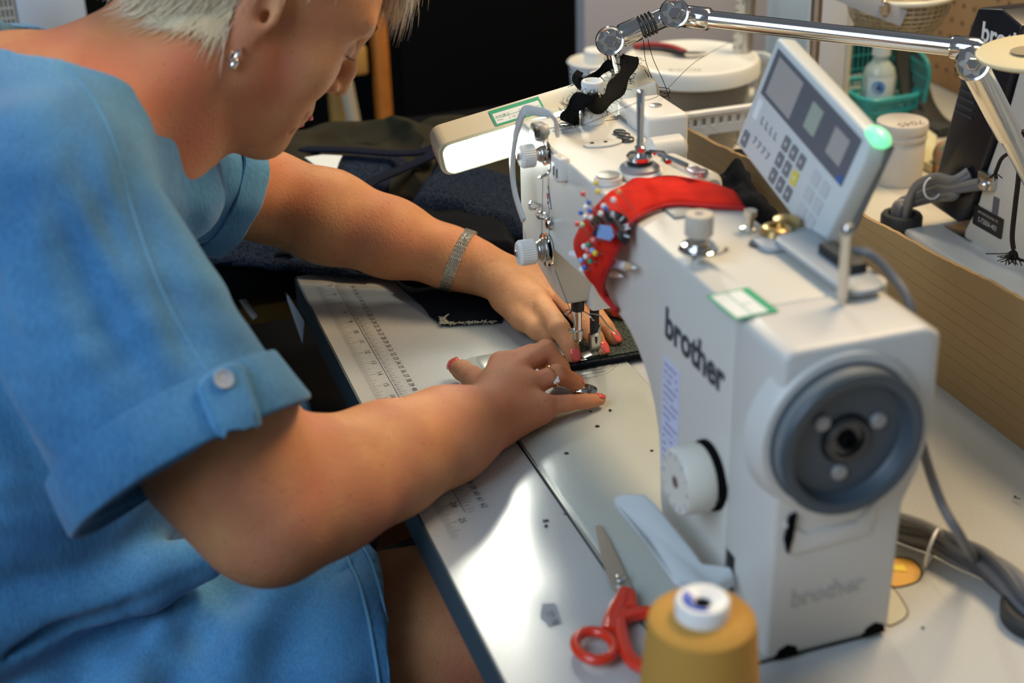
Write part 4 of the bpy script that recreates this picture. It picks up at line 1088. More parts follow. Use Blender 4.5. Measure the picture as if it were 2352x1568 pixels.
# hem band of the skirt
b = MB()
for sx, kx in ((1, .165),):
    c0_ = Vector((kx-.008*sx, -.245, -.150)); 
    for yy in (.002, .012, .028):
        pts = [Vector((c0_.x+.1035*math.cos(2*PI*k/60), c0_.y-yy, c0_.z+.0955*math.sin(2*PI*k/60))) for k in range(60)]
        pp = []
        for p in pts:
            dd = (p-Vector((c0_.x, p.y, c0_.z))).normalized(); l, n_, i_, d_ = db.ray_cast(Vector((c0_.x, p.y, c0_.z))+dd*.2, -dd)
            if l is not None: pp.append(l+dd*.0005)
        if len(pp) > 10: b.tube(pp, .0014, 6, closed=True)
b.build('hem_stitching', M_seam, dress)
# stool under the person
stl = thing('work_stool', 'black work stool under the person', 'stool', (0, -.62, -.75))
b = MB(); b.lathe([(.17, 0), (.185, .008), (.185, .035), (.17, .048), (.0001, .05)], (0, -.64, -.345), n=40); b.build('seat', M_blackm, stl)
b = MB(); b.rod((0, -.64, -.70), (0, -.64, -.345), .025); b.build('column', M_dsteel, stl)
b = MB(); b.lathe([(.20, 0), (.20, .015), (.04, .05)], (0, -.64, -.75), n=30); b.build('base', M_dsteel, stl)
# ================================================================= things on and around the machine
CV = Vector(CAM.tolist())
# ---- red pin band over the arm
rows = [((1676, 436), (1708, 472), 'z', .2480), ((1600, 409), (1622, 467), 'z', .2490), ((1520, 404), (1548, 464), 'z', .2490), ((1462, 409), (1497, 475), 'z', .2495), ((1425, 427), (1447, 504), 'z', .2485),
        ((1385, 453), (1427, 540), 'y', -.0520), ((1345, 500), (1410, 580), 'y', -.0590), ((1318, 550), (1394, 615), 'y', -.0610), ((1334, 612), (1384, 648), 'y', -.0580), ((1368, 658), (1390, 675), 'y', -.0520), ((1406, 704), (1416, 712), 'y', -.0470), ((1412, 716), (1420, 722), 'y', -.040)]
fa = spline([A(*r_[0], r_[2], r_[3]) for r_ in rows], 5); ne = spline([A(*r_[1], r_[2], r_[3]) for r_ in rows], 5)
band = thing('pin_band', 'red felt pin band wrapped over the machine arm', 'pin cushion', (.18, -.03, .25))
b = MB(); G = []
for i in range(len(fa)):
    row = []
    for j in range(11):
        t = j/10; p = fa[i].lerp(ne[i], t)
        bulge = .0035*math.sin(PI*t)+.0008*math.sin(i*.9+j*.7)
        out = Vector((0, 0, 1)) if i < 20 else Vector((0, -1, .2)).normalized()
        row.append(b.bm.verts.new(p+out*bulge))
    G.append(row)
for i in range(len(G)-1):
    for j in range(10): b._face([G[i][j], G[i+1][j], G[i+1][j+1], G[i][j+1]])
o = b.build('felt', M_red, band); md = o.modifiers.new('s', 'SOLIDIFY'); md.thickness = .0035; md.offset = -1
b = MB(); off = Vector((.003, -.0005, -.001)); b.tube([ne[i]+off for i in range(len(ne)-6)], 1., 8, flat=(.0020, .0013), fup=(0, -.5, 1)); tag(b.build('binding', mat('red_felt_dark', (.40, .006, .008), .9, bump=.3, bscale=400), band), 'darker red bound edge')
# ---- pins
HC = dict(yellow=(.85, .62, .02), red=(.75, .05, .03), white=(.85, .85, .82), orange=(.85, .35, .12), blue=(.02, .14, .50), green=(.02, .28, .12), pale_green=(.45, .70, .35), pink=(.85, .22, .22), light_blue=(.18, .45, .85))
PL = [('yellow', 1369, 420, 'topmost yellow-headed pin above the band, left of the round boss'), ('yellow', 1373, 440, 'yellow-headed pin just below the topmost yellow one'), ('red', 1339, 445, 'red-headed pin standing highest at the far left'), ('white', 1409, 459, 'white-headed pin rightmost before the plain red felt'), ('orange', 1421, 440, 'tiny orange-headed pin nearest the top edge of the band'),
      ('blue', 1352, 465, 'topmost blue-headed pin, below the far left red one'), ('white', 1345, 476, 'white-headed pin between the topmost and leftmost blue pins'), ('blue', 1334, 488, 'leftmost blue-headed pin of the upper cluster'), ('blue', 1355, 484, 'blue-headed pin right of the leftmost blue one'), ('white', 1386, 473, 'white-headed pin left of the rightmost blue one in the upper cluster'),
      ('white', 1344, 498, 'white-headed pin straight below the leftmost blue pins'), ('white', 1356, 499, 'white-headed pin just above the black clip corner'), ('blue', 1392, 478, 'rightmost blue-headed pin of the upper cluster'), ('white', 1379, 490, 'larger white-headed pin touching the top of the black clip'), ('pale_green', 1337, 516, 'pale green-headed pin at the left rim of the band'), ('red', 1326, 514, 'red-headed pin farthest left beside the pale green one'),
      ('pink', 1363, 551, 'pink-headed pin alone below the black clip'), ('white', 1342, 566, 'white-headed pin at the top of the lower cluster'), ('green', 1352, 562, 'small green-headed pin at the top of the lower cluster'), ('pink', 1350, 573, 'pink-headed pin under the small green one'), ('light_blue', 1361, 575, 'light blue-headed pin beside the lower yellow one'), ('yellow', 1367, 581, 'lowest yellow-headed pin, in the lower cluster'),
      ('white', 1346, 589, 'white-headed pin in the middle of the lower cluster'), ('red', 1356, 586, 'red-headed pin in the middle of the lower cluster'), ('light_blue', 1335, 598, 'light blue-headed pin at the left edge of the lower cluster'), ('green', 1356, 600, 'dark green-headed pin, largest of the lower cluster'), ('blue', 1343, 614, 'blue-headed pin near the lower tip of the band'), ('white', 1337, 619, 'lowest white-headed pin, at the lower tip of the band')]
proto_pin = {}
for k, (cn, x, y, lb) in enumerate(PL):
    up_c = y < 530
    hd = A(x, y, 'y', -.074 if up_c else -.0690)
    rt = hd+(Vector((.006, .014, -.020)) if up_c else Vector((.002, .010, -.002)))
    ds_ = (rt-hd)
    t = thing('pin', lb, 'pin', hd, 'glass-headed pins in the red band')
    b = MB(); b.ell(hd, .0021 if up_c else .0024, u=14, v=9); b.build('pin_head', mat('pin_'+cn, HC[cn], .15, coat=.5), t)
    b = MB(); b.tube([hd, rt], .00028, 6); b.build('pin_shaft', M_steel, t)
# ---- pencils through the band
def pencil(a, t_, lb):
    a, t_ = Vector(a), Vector(t_); d = (t_-a).normalized(); L = (t_-a).length
    pn_ = thing('pencil', lb, 'pencil', a)
    b = MB(); b.lathe([(.0036, 0), (.0036, L-.016)], a, d, 6); b.build('barrel', mat('white_lacquer', (.82, .82, .86), .3, coat=.4), pn_, ang=20)
    b = MB(); b.lathe([(.0036, L-.016), (.0015, L-.005)], a, d, 18); b.build('sharpened_wood', mat('bare_wood', (.62, .42, .25), .6), pn_)
    b = MB(); b.lathe([(.0015, L-.005), (.0004, L)], a, d, 14); b.build('lead', mat('chalk_lead', (.85, .85, .85), .6), pn_)
pencil(A(1314, 583, 'y', -.0555), A(1462, 616, 'y', -.0500), 'upper and longer of the two white pencils under the red band')
pencil(A(1345, 606, 'y', -.0555), A(1431, 635, 'y', -.0500), 'lower and shorter of the two white pencils under the red band')
# ---- black clip with white letters
cl = thing('lettered_clip', 'small black curved clip with white letters and a pale blue tab on the red band', 'clip', A(1400, 525, 'y', -.066))
c = A(1398, 530, 'y', -.064)
b = MB(); pts = []
for k in range(15):
    a = math.radians(105-150*k/14); pts.append(c+Vector((.0, .0, .0))+RIv(.0120*math.cos(a), .0135*math.sin(a)) if False else c+Vector(RI.tolist())*(.0125*math.cos(a))+Vector(UP.tolist())*(.0110*math.sin(a)))
b.tube(pts, 1., 8, flat=(.0052, .0016), fup=V3(camv(c))); arc = b.build('clip_arc', M_black, cl)
b = MB()
for k, ch in enumerate('RINI'):
    a = math.radians(78-32*k); p = c+Vector(RI.tolist())*(.0125*math.cos(a))+Vector(UP.tolist())*(.0110*math.sin(a))+camv(c)*.0062
    ex = Vector(RI.tolist())*math.sin(a)-Vector(UP.tolist())*math.cos(a)
    b.text(ch, frame(p, ex, camv(c).cross(ex)), .0055, .0001, .0003, 1, 'CENTER')
b.build('clip_letters', M_paper, arc, smooth=False)
def pxpoly(pts, ax, v, th, nm, m, par, bev=.0004):
    P = [A(x, y, ax, v) for x, y in pts]; t = bmesh.new(); f = t.faces.new([t.verts.new(p) for p in P]); t.normal_update(); n_ = f.normal.copy()
    ext = bmesh.ops.extrude_face_region(t, geom=[f]); bmesh.ops.translate(t, vec=n_*th, verts=[e for e in ext['geom'] if isinstance(e, bmesh.types.BMVert)])
    bmesh.ops.recalc_face_normals(t, faces=t.faces)
    if bev: bmesh.ops.bevel(t, geom=list(t.edges), offset=bev, segments=2, affect='EDGES')
    b = MB(); b.merge(t); return b.build(nm, m, par)
pxpoly([(1376, 516), (1402, 519), (1408, 544), (1400, 553), (1369, 546)], 'y', -.0665, .0010, 'blue_tab', mat('pale_blue', (.28, .45, .80), .4), cl)
pxpoly([(1362, 494), (1380, 496), (1386, 506), (1368, 518), (1354, 518)], 'y', -.0665, .0010, 'clip_plate', M_black, cl)
pxpoly([(1364, 521), (1375, 517), (1370, 544), (1359, 540)], 'y', -.0662, .0008, 'clip_plate', mat('navy_plastic', (.01, .02, .06), .4), cl)

# ---- work lamp
lamp = thing('work_lamp', 'cream fluorescent work lamp on a jointed chrome arm behind the machine head', 'lamp', (.30, .42, 0))
E1, E2 = A(1014, 350, 'x', -.125), A(1492, 205, 'x', -.105)
Lx = (E2-E1).normalized(); cpv = (CV-(E1+E2)/2).normalized(); cpv = (cpv-Lx*cpv.dot(Lx)).normalized(); vv_ = Lx.cross(cpv); vv_ = vv_ if vv_.z > 0 else -vv_
nn = (cpv*.80-vv_*.60).normalized(); tt_ = (cpv*.60+vv_*.80).normalized()
LM = Matrix(((Lx.x, tt_.x, nn.x, 0), (Lx.y, tt_.y, nn.y, 0), (Lx.z, tt_.z, nn.z, 0), (0, 0, 0, 1))); LM.translation = (E1+E2)/2
LL = (E2-E1).length
b = MB(); b.prism(rrect(-LL/2-.006, LL/2+.006, -.0200, .0200, .012, 6), 'z', -.019, .014, .006, M=LM, seg=4); hs = tag(b.build('lamp_housing', mat('lamp_cream', (.72, .64, .47), .35, coat=.2), lamp, ang=50), 'cream lamp housing')
b = MB(); b.prism(rrect(-LL/2+.000, LL/2-.06, -.0165, .0165, .009, 6), 'z', .0138, .0146, 0, M=LM); b.build('diffuser', mat('tube_glow', (.9, .95, .9), .4, emit=(.93, 1., .90), estr=22.), hs, smooth=False)
b = MB(); P_ = rrect(-LL/2-.0015, LL/2-.058, -.0180, .0180, .0105, 6); b.tube([LM @ Vector((x, y, .0146)) for x, y in P_], .0012, 6, closed=True); b.build('rim', mat('lamp_rim', (.6, .6, .42), .4), hs)
b = MB(); b.box(LL/2-.050, LL/2+.003, -.018, .018, .012, .0165, .003, M=LM); b.build('ballast_cover', M_white, hs)
# sticker on the lamp top
s_, SM = sticker(LM @ Vector((-LL/2+.056, .0206, .0125)), Lx, -nn, .052, .0265, hs)
b = MB(); M = SM
b.text('Serial Nr', M @ Matrix.Translation((.004, .013, .0006)), .0030, 0, 0); b.text('Tested', M @ Matrix.Translation((.031, .013, .0006)), .0030, 0, 0); b.text('Date', M @ Matrix.Translation((.004, .0065, .0006)), .0030, 0, 0)
b.build('form_text', M_ink, s_, smooth=False, fix=False)
b = MB(); b.text('52', M @ Matrix.Translation((.010, .010, .0006)), .0075, 0, 0, 1, shear=.3); b.text('14/11/2', M @ Matrix.Translation((.014, .0040, .0006)), .0075, 0, 0, 1, shear=.3)
b.build('handwriting', mat('pencil_grey', (.45, .45, .46), .7), s_, smooth=False, fix=False)
# joints
def star_knob(c, r, nm='joint_knob', ax=None):
    ax = ax or camv(c); b = MB(); b.lathe([(r*.7, -.020), (r*.92, -.014), (r*.92, -.004), (r, 0), (r, .0045), (r*.93, .0060), (r*.80, .0055)], c, ax, 44, cap=False); b.lathe([(r*.85, .0030), (.0001, .0030)], c, ax, 44, cap=False); b.lathe([(.0001, -.020), (r*.7, -.020)], c, ax, 44, cap=False)
    k = b.build(nm, M_chrome, lamp)
    q = ax.to_track_quat('Z', 'Y').to_matrix(); b = MB(); pts = []
    for i in range(72):
        a = 2*PI*i/72; rr = r*(.66+.13*math.cos(6*a)); pts.append((rr*math.cos(a), rr*math.sin(a)))
    M = Matrix.Translation(c) @ q.to_4x4(); b.prism(pts, 'z', .003, .0058, .0005, M=M, seg=1); st_ = b.build('star', M_steel, k)
    b = MB(); b.lathe([(.0058, .0058), (.0058, .0105), (.0048, .0115), (.0001, .0115)], c, ax, 6); b.build('hex_bolt', M_chrome, st_)
    return k
K1, K2, K3 = A(1401, 94, 'x', -.115), A(1549, 30, 'x', -.105), A(2234, 147, 'x', .10)
star_knob(K1+camv(K1)*.012, .0143); star_knob(K2+camv(K2)*.012, .0148); star_knob(K3+camv(K3)*.012, .0158)
b = MB(); b.rod(K1+camv(K1)*-.002, K2+camv(K2)*-.002, .0100, 28); b.lathe([(.0112, 0), (.0116, .003), (.0116, .018), (.010, .020)], K1.lerp(K2, .18), K2-K1, 28); b.build('short_link', M_chrome, lamp)
b = MB(); dln = (K2-K1).normalized()
for k in range(4): b.torus(K1.lerp(K2, .50+.055*k), dln, .0108, .0011, 28, 8)
b.build('thread_winding', M_dsteel, lamp)
T1, T2 = A(1610, 42, 'x', -.098), A(2190, 108, 'x', .082)
b = MB(); b.rod(T1, T2, .0086, 32); b.build('long_tube', M_chrome, lamp)
b = MB(); dl_ = (T2-T1).normalized(); b.lathe([(.009, -.022), (.0112, -.018), (.0112, .008), (.0098, .010)], T1, dl_, 30); b.tube([K2, T1-dl_*.016], .0105, 16); b.build('tube_socket', M_chrome, lamp)
b = MB(); b.lathe([(.0095, -.002), (.0108, 0), (.0108, .022), (.009, .026)], T2, dl_, 30); b.tube([T2+dl_*.02, K3], .0100, 16); b.build('tube_socket', M_chrome, lamp)
BB = A(2480, 620, 'z', .02); b = MB(); b.rod(K3, K3.lerp(BB, .30), .0125, 28); b.rod(K3.lerp(BB, .25), BB, .0100, 28); b.build('lower_arm', M_chrome, lamp)
b = MB(); b.lathe([(.03, 0), (.03, .015), (.015, .03)], (BB.x, BB.y, 0), n=30); b.build('table_clamp', M_dsteel, lamp)
b = MB(); b.rod(K1+camv(K1)*-.002, A(1418, 165, 'x', -.115), .0068, 20); b.build('lamp_stem', M_chrome, lamp)
# ---- black frayed cloth strips
def ribbon(name, pts, w, lb, fray=60, m=None):
    m = m or mat('black_cloth', (.007, .007, .007), .95, bump=.5, bscale=500, spec=.1)
    rt_ = thing(name, lb, 'cloth strip', A(*pts[0]))
    C = spline([A(*p) for p in pts], 8); b = MB(); G = []; N = len(C); side = []
    for i, p in enumerate(C):
        tg = (C[min(i+1, N-1)]-C[max(i-1, 0)]).normalized(); sd = tg.cross(camv(p)).normalized(); side.append(sd); row = []
        ww = w*(1+.25*math.sin(i*.45))
        for j in range(7):
            u = (j/6-.5)*2; row.append(b.bm.verts.new(p+sd*u*ww*.5+camv(p)*(.0016*math.cos(u*2.2+i*.3)+.0010*math.sin(u*7+i*.5))))
        G.append(row)
    for i in range(N-1):
        for j in range(6): b._face([G[i][j], G[i][j+1], G[i+1][j+1], G[i+1][j]])
    o = b.build('woven_strip', m, rt_); md = o.modifiers.new('s', 'SOLIDIFY'); md.thickness = .0008
    b = MB()
    for k in range(fray):
        i = int(rng.integers(0, N)); s_ = 1 if rng.random() < .55 else -1; p = C[i]+side[i]*s_*w*.5; v = (side[i]*s_+Vector(rng.normal(0, .5, 3).tolist())).normalized()
        L = rng.uniform(.002, .0065); q = p+v*L*.5+Vector(rng.normal(0, .0012, 3).tolist()); b.tube([p-v*.002, q, q+(v+Vector(rng.normal(0, .6, 3).tolist()))*L*.4], .00022, 4, cap=False)
    b.build('frayed_threads', m, o)
ribbon('cloth_strip', [(1448, 128, 'x', -.095), (1440, 160, 'x', -.080), (1420, 195, 'x', -.050), (1398, 225, 'x', -.015), (1372, 238, 'x', .018), (1345, 232, 'x', .020), (1326, 238, 'x', .012), (1312, 262, 'x', .006), (1304, 282, 'x', .0)], .0150, 'black frayed cloth strip hanging from the lamp joint around the white post', 150)
ribbon('cloth_strip', [(1410, 140, 'x', -.115), (1385, 160, 'x', -.110), (1358, 182, 'x', -.09), (1338, 200, 'x', -.05), (1326, 180, 'x', -.05), (1332, 165, 'x', -.06)], .0085, 'thinner black cloth strip knotted behind the white post', 60)
# loose black threads under the joint
b = MB()
for P in ([(1478, 92), (1483, 140), (1500, 185), (1512, 215), (1530, 222), (1538, 205), (1510, 200)], [(1488, 90), (1500, 135), (1525, 190), (1538, 228)], [(1480, 160), (1490, 175), (1494, 190), (1502, 205), (1530, 215)]):
    b.tube(spline([A(x, y, 'x', -.095) for x, y in P], 6), .00035, 5)
tag(b.build('loose_threads', M_blackm), 'loose black threads dangling below the lamp joint', 'thread', kind='stuff')
b = MB(); b.tube(spline([A(1470, 232, 'x', .09), A(1520, 215, 'x', .02), A(1600, 140, 'x', -.2), A(1690, 90, 'x', -.5)], 8), .00030, 5)
b.tube(spline([A(1470, 232, 'x', .09), A(1400, 262, 'x', .06), A(1330, 290, 'x', .03), A(1247, 305, 'x', .0)], 8), .00030, 5)
tag(b.build('sewing_thread', M_ink), 'dark sewing thread running from the thread stand over the machine head', 'thread')
b = MB(); b.tube([A(1247, 400, 'y', -.052), A(1244, 560, 'y', -.050)], .00025, 5); b.tube([A(1258, 310, 'y', -.050), A(1262, 560, 'y', -.050)], .00025, 5); b.tube([A(1275, 620, 'y', -.04), A(1318, 735, 'y', -.01), (0, -.002, .036)], .00030, 5)
b.build('needle_thread', M_ink, mc, fix=False)

# ---- scissors
sc_ = thing('scissors', 'red-handled steel scissors lying on the table beside the machine bed', 'scissors', A(1430, 1350, 'z', .003))
pxpoly([(1367, 1207), (1378, 1204), (1400, 1240), (1456, 1356), (1444, 1374), (1408, 1356), (1384, 1290)], 'z', .0062, .0016, 'blade', mat('blade_steel', (.60, .58, .52), .38, .85), sc_)
pxpoly([(1370, 1212), (1376, 1222), (1432, 1352), (1444, 1366), (1418, 1366), (1390, 1290)], 'z', .0042, .0014, 'blade', M_steel, sc_)
b = MB(); c = A(1425, 1328, 'z', .0082); b.lathe([(.0042, 0), (.0042, .001), (.003, .0018), (.0001, .0018)], c, n=20); b.build('pivot_screw', M_chrome, sc_)
M_rh = mat('red_handle', (.72, .035, .010), .28, coat=.4)
def pz(x, y, z): return A(x, y, 'z', z)
b = MB(); b.tube(spline([pz(1440, 1358, .008), pz(1424, 1384, .009), pz(1405, 1420, .009), pz(1398, 1448, .009)], 6), 1., 12, flat=(.0055, .0042))
cc_ = pz(1366, 1482, .0085); b.torus(cc_, (0, 0, 1), .0165, .0040, 44, 12, sy=.80); b.build('handle', M_rh, sc_)
b = MB(); b.tube(spline([pz(1440, 1362, .007), pz(1428, 1395, .008), pz(1424, 1430, .0085), pz(1432, 1475, .0085), pz(1448, 1512, .0085), pz(1478, 1530, .0085), pz(1515, 1525, .0085), pz(1545, 1490, .0085), pz(1545, 1440, .0085), pz(1515, 1412, .0085), pz(1480, 1407, .0085), pz(1448, 1412, .0085), pz(1432, 1420, .0085)], 6), 1., 12, flat=(.0048, .0042)); b.build('handle', M_rh, sc_)
b = MB(); b.tube([pz(1444, 1366, .008), pz(1450, 1400, .0085)], 1., 10, flat=(.0055, .004)); b.build('handle_shoulder', M_rh, sc_)
# ---- thread cones
c = A(1613, 1412, 'z', .119); c.z = 0
con = thing('thread_cone', 'large mustard-yellow thread cone in front of the machine', 'thread cone', c)
M_mus = mat('mustard_thread', (.52, .27, .045), .8, bump=.0)
nt, bs, Lk = nodes_of(M_mus); tc = nt.nodes.new('ShaderNodeTexCoord'); wv = nt.nodes.new('ShaderNodeTexWave'); wv.bands_direction = 'Z'; wv.inputs['Scale'].default_value = 220; wv.inputs['Distortion'].default_value = .6; Lk(tc.outputs['Object'], wv.inputs['Vector'])
bp_ = nt.nodes.new('ShaderNodeBump'); bp_.inputs['Strength'].default_value = .35; bp_.inputs['Distance'].default_value = .0006; Lk(wv.outputs['Fac'], bp_.inputs['Height']); Lk(bp_.outputs['Normal'], bs.inputs['Normal'])
b = MB(); b.lathe([(.0405, .004), (.0412, .008), (.0335, .110), (.0322, .1165), (.0290, .1190), (.0160, .1200)], c, n=80); b.build('thread_winding', M_mus, con)
b = MB(); b.lathe([(.043, 0), (.043, .003), (.020, .004), (.0165, .118), (.0168, .1290), (.0155, .1310), (.0130, .1310), (.0055, .1285), (.0045, .1190)], c, n=60, cap=False); co_ = tag(b.build('core', M_white, con), 'white plastic core')
b = MB(); b.lathe([(.0045, .1281), (.0001, .1281)], c, n=20, cap=False); b.build('core_hole', M_blackm, co_)
b = MB()
ring_ = [(.0125, .1313), (.0060, .12885)]
vs0 = [[b.bm.verts.new(Vector((c.x+r_*math.cos(a), c.y+r_*math.sin(a), h))) for a in [math.radians(205+150*k/14) for k in range(15)]] for r_, h in ring_]
for k in range(14): b._face([vs0[0][k], vs0[0][k+1], vs0[1][k+1], vs0[1][k]])
b.build('blue_mark', mat('blue_ink', (.03, .10, .60), .4), co_)
c = A(1742, 1600, 'z', .03); b = MB(); b.lathe([(.014, -.03), (.014, -.002), (.012, 0), (.004, 0)], c, n=30); tag(b.build('white_spool', M_white), 'white spool just right of the mustard thread cone', 'spool')

# ---- cloth being sewn and garments
M_wool = mat('grey_wool', (.085, .09, .070), .95, bump=.8, bscale=420, col2=(.012, .016, .012), vscale=380, spec=.1, bdist=.0012)
M_navy = mat('navy_wool', (.024, .038, .068), .95, bump=.8, bscale=350, col2=(.003, .004, .010), vscale=420, spec=.1, sheen=.0, bdist=.0012)
M_olive = mat('olive_cloth', (.034, .030, .018), .9, bump=.3, bscale=600, var=.3, vscale=12, spec=.12)
M_blk = mat('black_cotton', (.007, .008, .011), .9, bump=.3, bscale=500, spec=.12)
def ns(p, s, o=0): return mn.noise(Vector((p.x*s+o, p.y*s-o, p.z*s+o*.3)))
def sheet(name, c4, m, lb, nu=60, nv=44, amp=.008, fr=14, th=.002, seed=1., edge=.006, edge_h=0., cat='garment', minz=.0045, parts=None, ridge=.0):
    """draped cloth between four corners (px, py, z): far left, far right, near right, near left"""
    P = [A(x, y, 'z', z) for x, y, z in c4]; b = MB(); G = []
    for i in range(nu+1):
        u = i/nu; row = []
        for j in range(nv+1):
            v = j/nv; p = (P[0].lerp(P[1], u)).lerp(P[3].lerp(P[2], u), v)
            q = p+Vector((ns(p, 9, seed), ns(p, 9, seed+5), 0))*edge*3+Vector((ns(p, 40, seed), ns(p, 40, seed+9), 0))*edge
            h = ns(p, fr, seed)*amp+ns(p, fr*2.3, seed+3)*amp*.5
            r_ = 1-abs(ns(p, fr*.7, seed+11))*2; h += ridge*max(0, r_)**4
            e = min(u, 1-u, v, 1-v)*8; h -= max(0, 1-e)**2*edge_h
            q.z = max(p.z+h, minz+.0015*(1+ns(p, 60, seed))); row.append(b.bm.verts.new(q))
        G.append(row)
    for i in range(nu):
        for j in range(nv): b._face([G[i][j], G[i][j+1], G[i+1][j+1], G[i+1][j]])
    o = b.build(name, m, ang=180); md = o.modifiers.new('s', 'SOLIDIFY'); md.thickness = th; md.offset = 1
    tag(o, lb, cat); o['_rows'] = 0; del o['_rows']; return o
# piece under the presser foot
b = MB(); P = [A(1240, 660, 'z', .0045), A(1560, 640, 'z', .0045), A(1640, 792, 'z', .0045), A(1310, 851, 'z', .0045)]
def pile(P, nm, m, lb, th, nu=50, nv=40, cat='cloth', z0=.0042, seed=2.):
    b = MB(); G = []
    for i in range(nu+1):
        row = []
        for j in range(nv+1):
            p = (P[0].lerp(P[1], i/nu)).lerp(P[3].lerp(P[2], i/nu), j/nv); e = min(i/nu, 1-i/nu, j/nv, 1-j/nv)
            q = p.copy(); q.x += ns(p, 60, seed)*.0012; q.y += ns(p, 60, seed+4)*.0012
            q.z = z0+th*(1-math.exp(-e*60))+.0006*ns(p, 90, seed); row.append(b.bm.verts.new(q))
        G.append(row)
    for i in range(nu):
        for j in range(nv): b._face([G[i][j], G[i][j+1], G[i+1][j+1], G[i+1][j]])
    return tag(b.build(nm, m, ang=180), lb, cat)
pc = pile(P, 'wool_cloth', M_wool, 'grey wool cloth piece under the presser foot and the far hand', .0035)
b = MB(); e0, e1 = P[3], P[2]
for k in range(230):
    t = rng.uniform(0, 1); p = e0.lerp(e1, t)+Vector((rng.uniform(-.002, .0008), 0, .0015)); d = Vector((rng.uniform(.0015, .0045), rng.uniform(-.002, .002), -.001)); b.tube([p, p+d], .00028, 4, cap=False)
b.tube([e0.lerp(e1, k/20)+Vector((-.0008, 0, .0022)) for k in range(21)], 1., 8, flat=(.0016, .0026)); b.tube([e0.lerp(e1, k/20)+Vector((-.0075, 0, .0040)) for k in range(21)], .0006, 6)
tag(b.build('black_edge', M_blk, pc), 'frayed black edge')
sheet('garment', [(900, 640, .012), (1180, 640, .014), (1150, 738, .003), (1010, 745, .003)], M_blk, 'black cloth corner with a pale frayed edge below the bracelet', 50, 40, .005, 22, .0015, 3., .0012, 0, minz=.0015)
b = MB()
for k in range(130):
    t = rng.uniform(0, 1); p = A(1014, 742, 'z', .004).lerp(A(1140, 738, 'z', .004), t); b.tube([p, p+Vector((rng.uniform(-.001, .005), rng.uniform(-.003, .003), rng.uniform(-.001, .002)))], .0004, 4, cap=False)
for k in range(60):
    p = A(1018+rng.uniform(-5, 6), 736+rng.uniform(-8, 6), 'z', .005); b.tube([p, p+Vector(rng.normal(0, .002, 3).tolist())], .0005, 4, cap=False)
tag(b.build('pale_fray', mat('pale_thread', (.55, .52, .40), .9), bpy.data.objects['garment']), 'pale frayed threads')
G_ = 'garments heaped behind the far arm'
for a_ in (
    ([(440, 330, .050), (1300, 300, .030), (1260, 690, .004), (470, 600, .004)], M_blk, 'black garment spread at the bottom of the heap', 90, 60, .016, 9, .003, 21., .012, .0, .014),
    ([(560, 290, .085), (1020, 270, .088), (1160, 430, .055), (650, 440, .055)], M_olive, 'dark olive garment at the back left of the heap behind the face', 80, 50, .016, 9, .003, 5., .010, .03, .016),
    ([(960, 272, .085), (1420, 225, .065), (1330, 560, .030), (1090, 430, .050)], M_olive, 'dark olive garment bunched under the glowing lamp', 80, 60, .020, 11, .003, 9., .010, .02, .016),
    ([(1060, 520, .040), (1240, 400, .050), (1300, 660, .006), (1130, 640, .020)], M_olive, 'olive sleeve lying beside the machine head and far hand', 50, 50, .012, 16, .003, 14., .006, .01, .010),
    ([(985, 335, .085), (1190, 390, .070), (1205, 520, .058), (930, 455, .068)], M_navy, 'navy flecked wool piece on top of the heap, left of the take-up guard', 60, 50, .006, 14, .005, 31., .004, .02, .0),
    ([(700, 350, .072), (940, 350, .074), (860, 450, .070), (660, 400, .068)], M_navy, 'navy wool piece with a white label behind the far elbow', 50, 40, .004, 12, .004, 37., .003, .015, .0),
    ([(880, 440, .062), (1180, 500, .056), (1190, 560, .048), (1000, 560, .040)], M_blk, 'smooth black lining panel in the middle of the heap', 50, 40, .004, 12, .003, 41., .003, .02, .0),
    ([(440, 520, .030), (760, 540, .030), (850, 640, .006), (440, 598, .012)], M_navy, 'blue flecked wool piece under the far upper arm at the table corner', 50, 40, .004, 14, .005, 47., .003, .01, .0)):
    o = sheet('garment', *a_[:2], a_[2], a_[3], a_[4], a_[5], a_[6], a_[7], a_[8], a_[9], a_[10], ridge=a_[11]); o['group'] = G_
b = MB(); b.tube(spline([A(690, 342, 'z', .080), A(800, 345, 'z', .082), A(900, 352, 'z', .084), A(960, 350, 'z', .088), A(1000, 338, 'z', .092), A(985, 360, 'z', .088), (A(930, 385, 'z', .082)), A(860, 415, 'z', .080), A(825, 440, 'z', .078)], 8), 1., 10, flat=(.0085, .0022)); tag(b.build('cloth_band', mat('navy_tape', (.008, .010, .022), .9, bump=.3, bscale=500, spec=.1)), 'folded navy tape lying across the navy wool pieces', 'tape')
b = MB(); P = [A(*q, 'z', .083) for q in ((700, 362), (740, 356), (786, 358), (778, 375), (772, 395), (740, 392))]; t = bmesh.new(); f = t.faces.new([t.verts.new(p) for p in P]); b.merge(t)
o = b.build('white_label', M_paper, smooth=False); md = o.modifiers.new('s', 'SOLIDIFY'); md.thickness = .0006; tag(o, 'plain white label on the navy wool behind the far elbow', 'label')
sheet('garment', [(1595, 330, .02), (1720, 340, .05), (1850, 500, .03), (1600, 520, .03)], M_olive, 'dark olive cloth heap behind the machine arm and control panel', 60, 40, .022, 16, .003, 53., .01, .02, ridge=.02)
sheet('garment', [(1640, 400, .09), (1700, 380, .10), (1800, 470, .10), (1700, 500, .08)], M_blk, 'black bunched cloth between the red band and the control panel', 40, 30, .012, 26, .003, 59., .006, .03, ridge=.01)

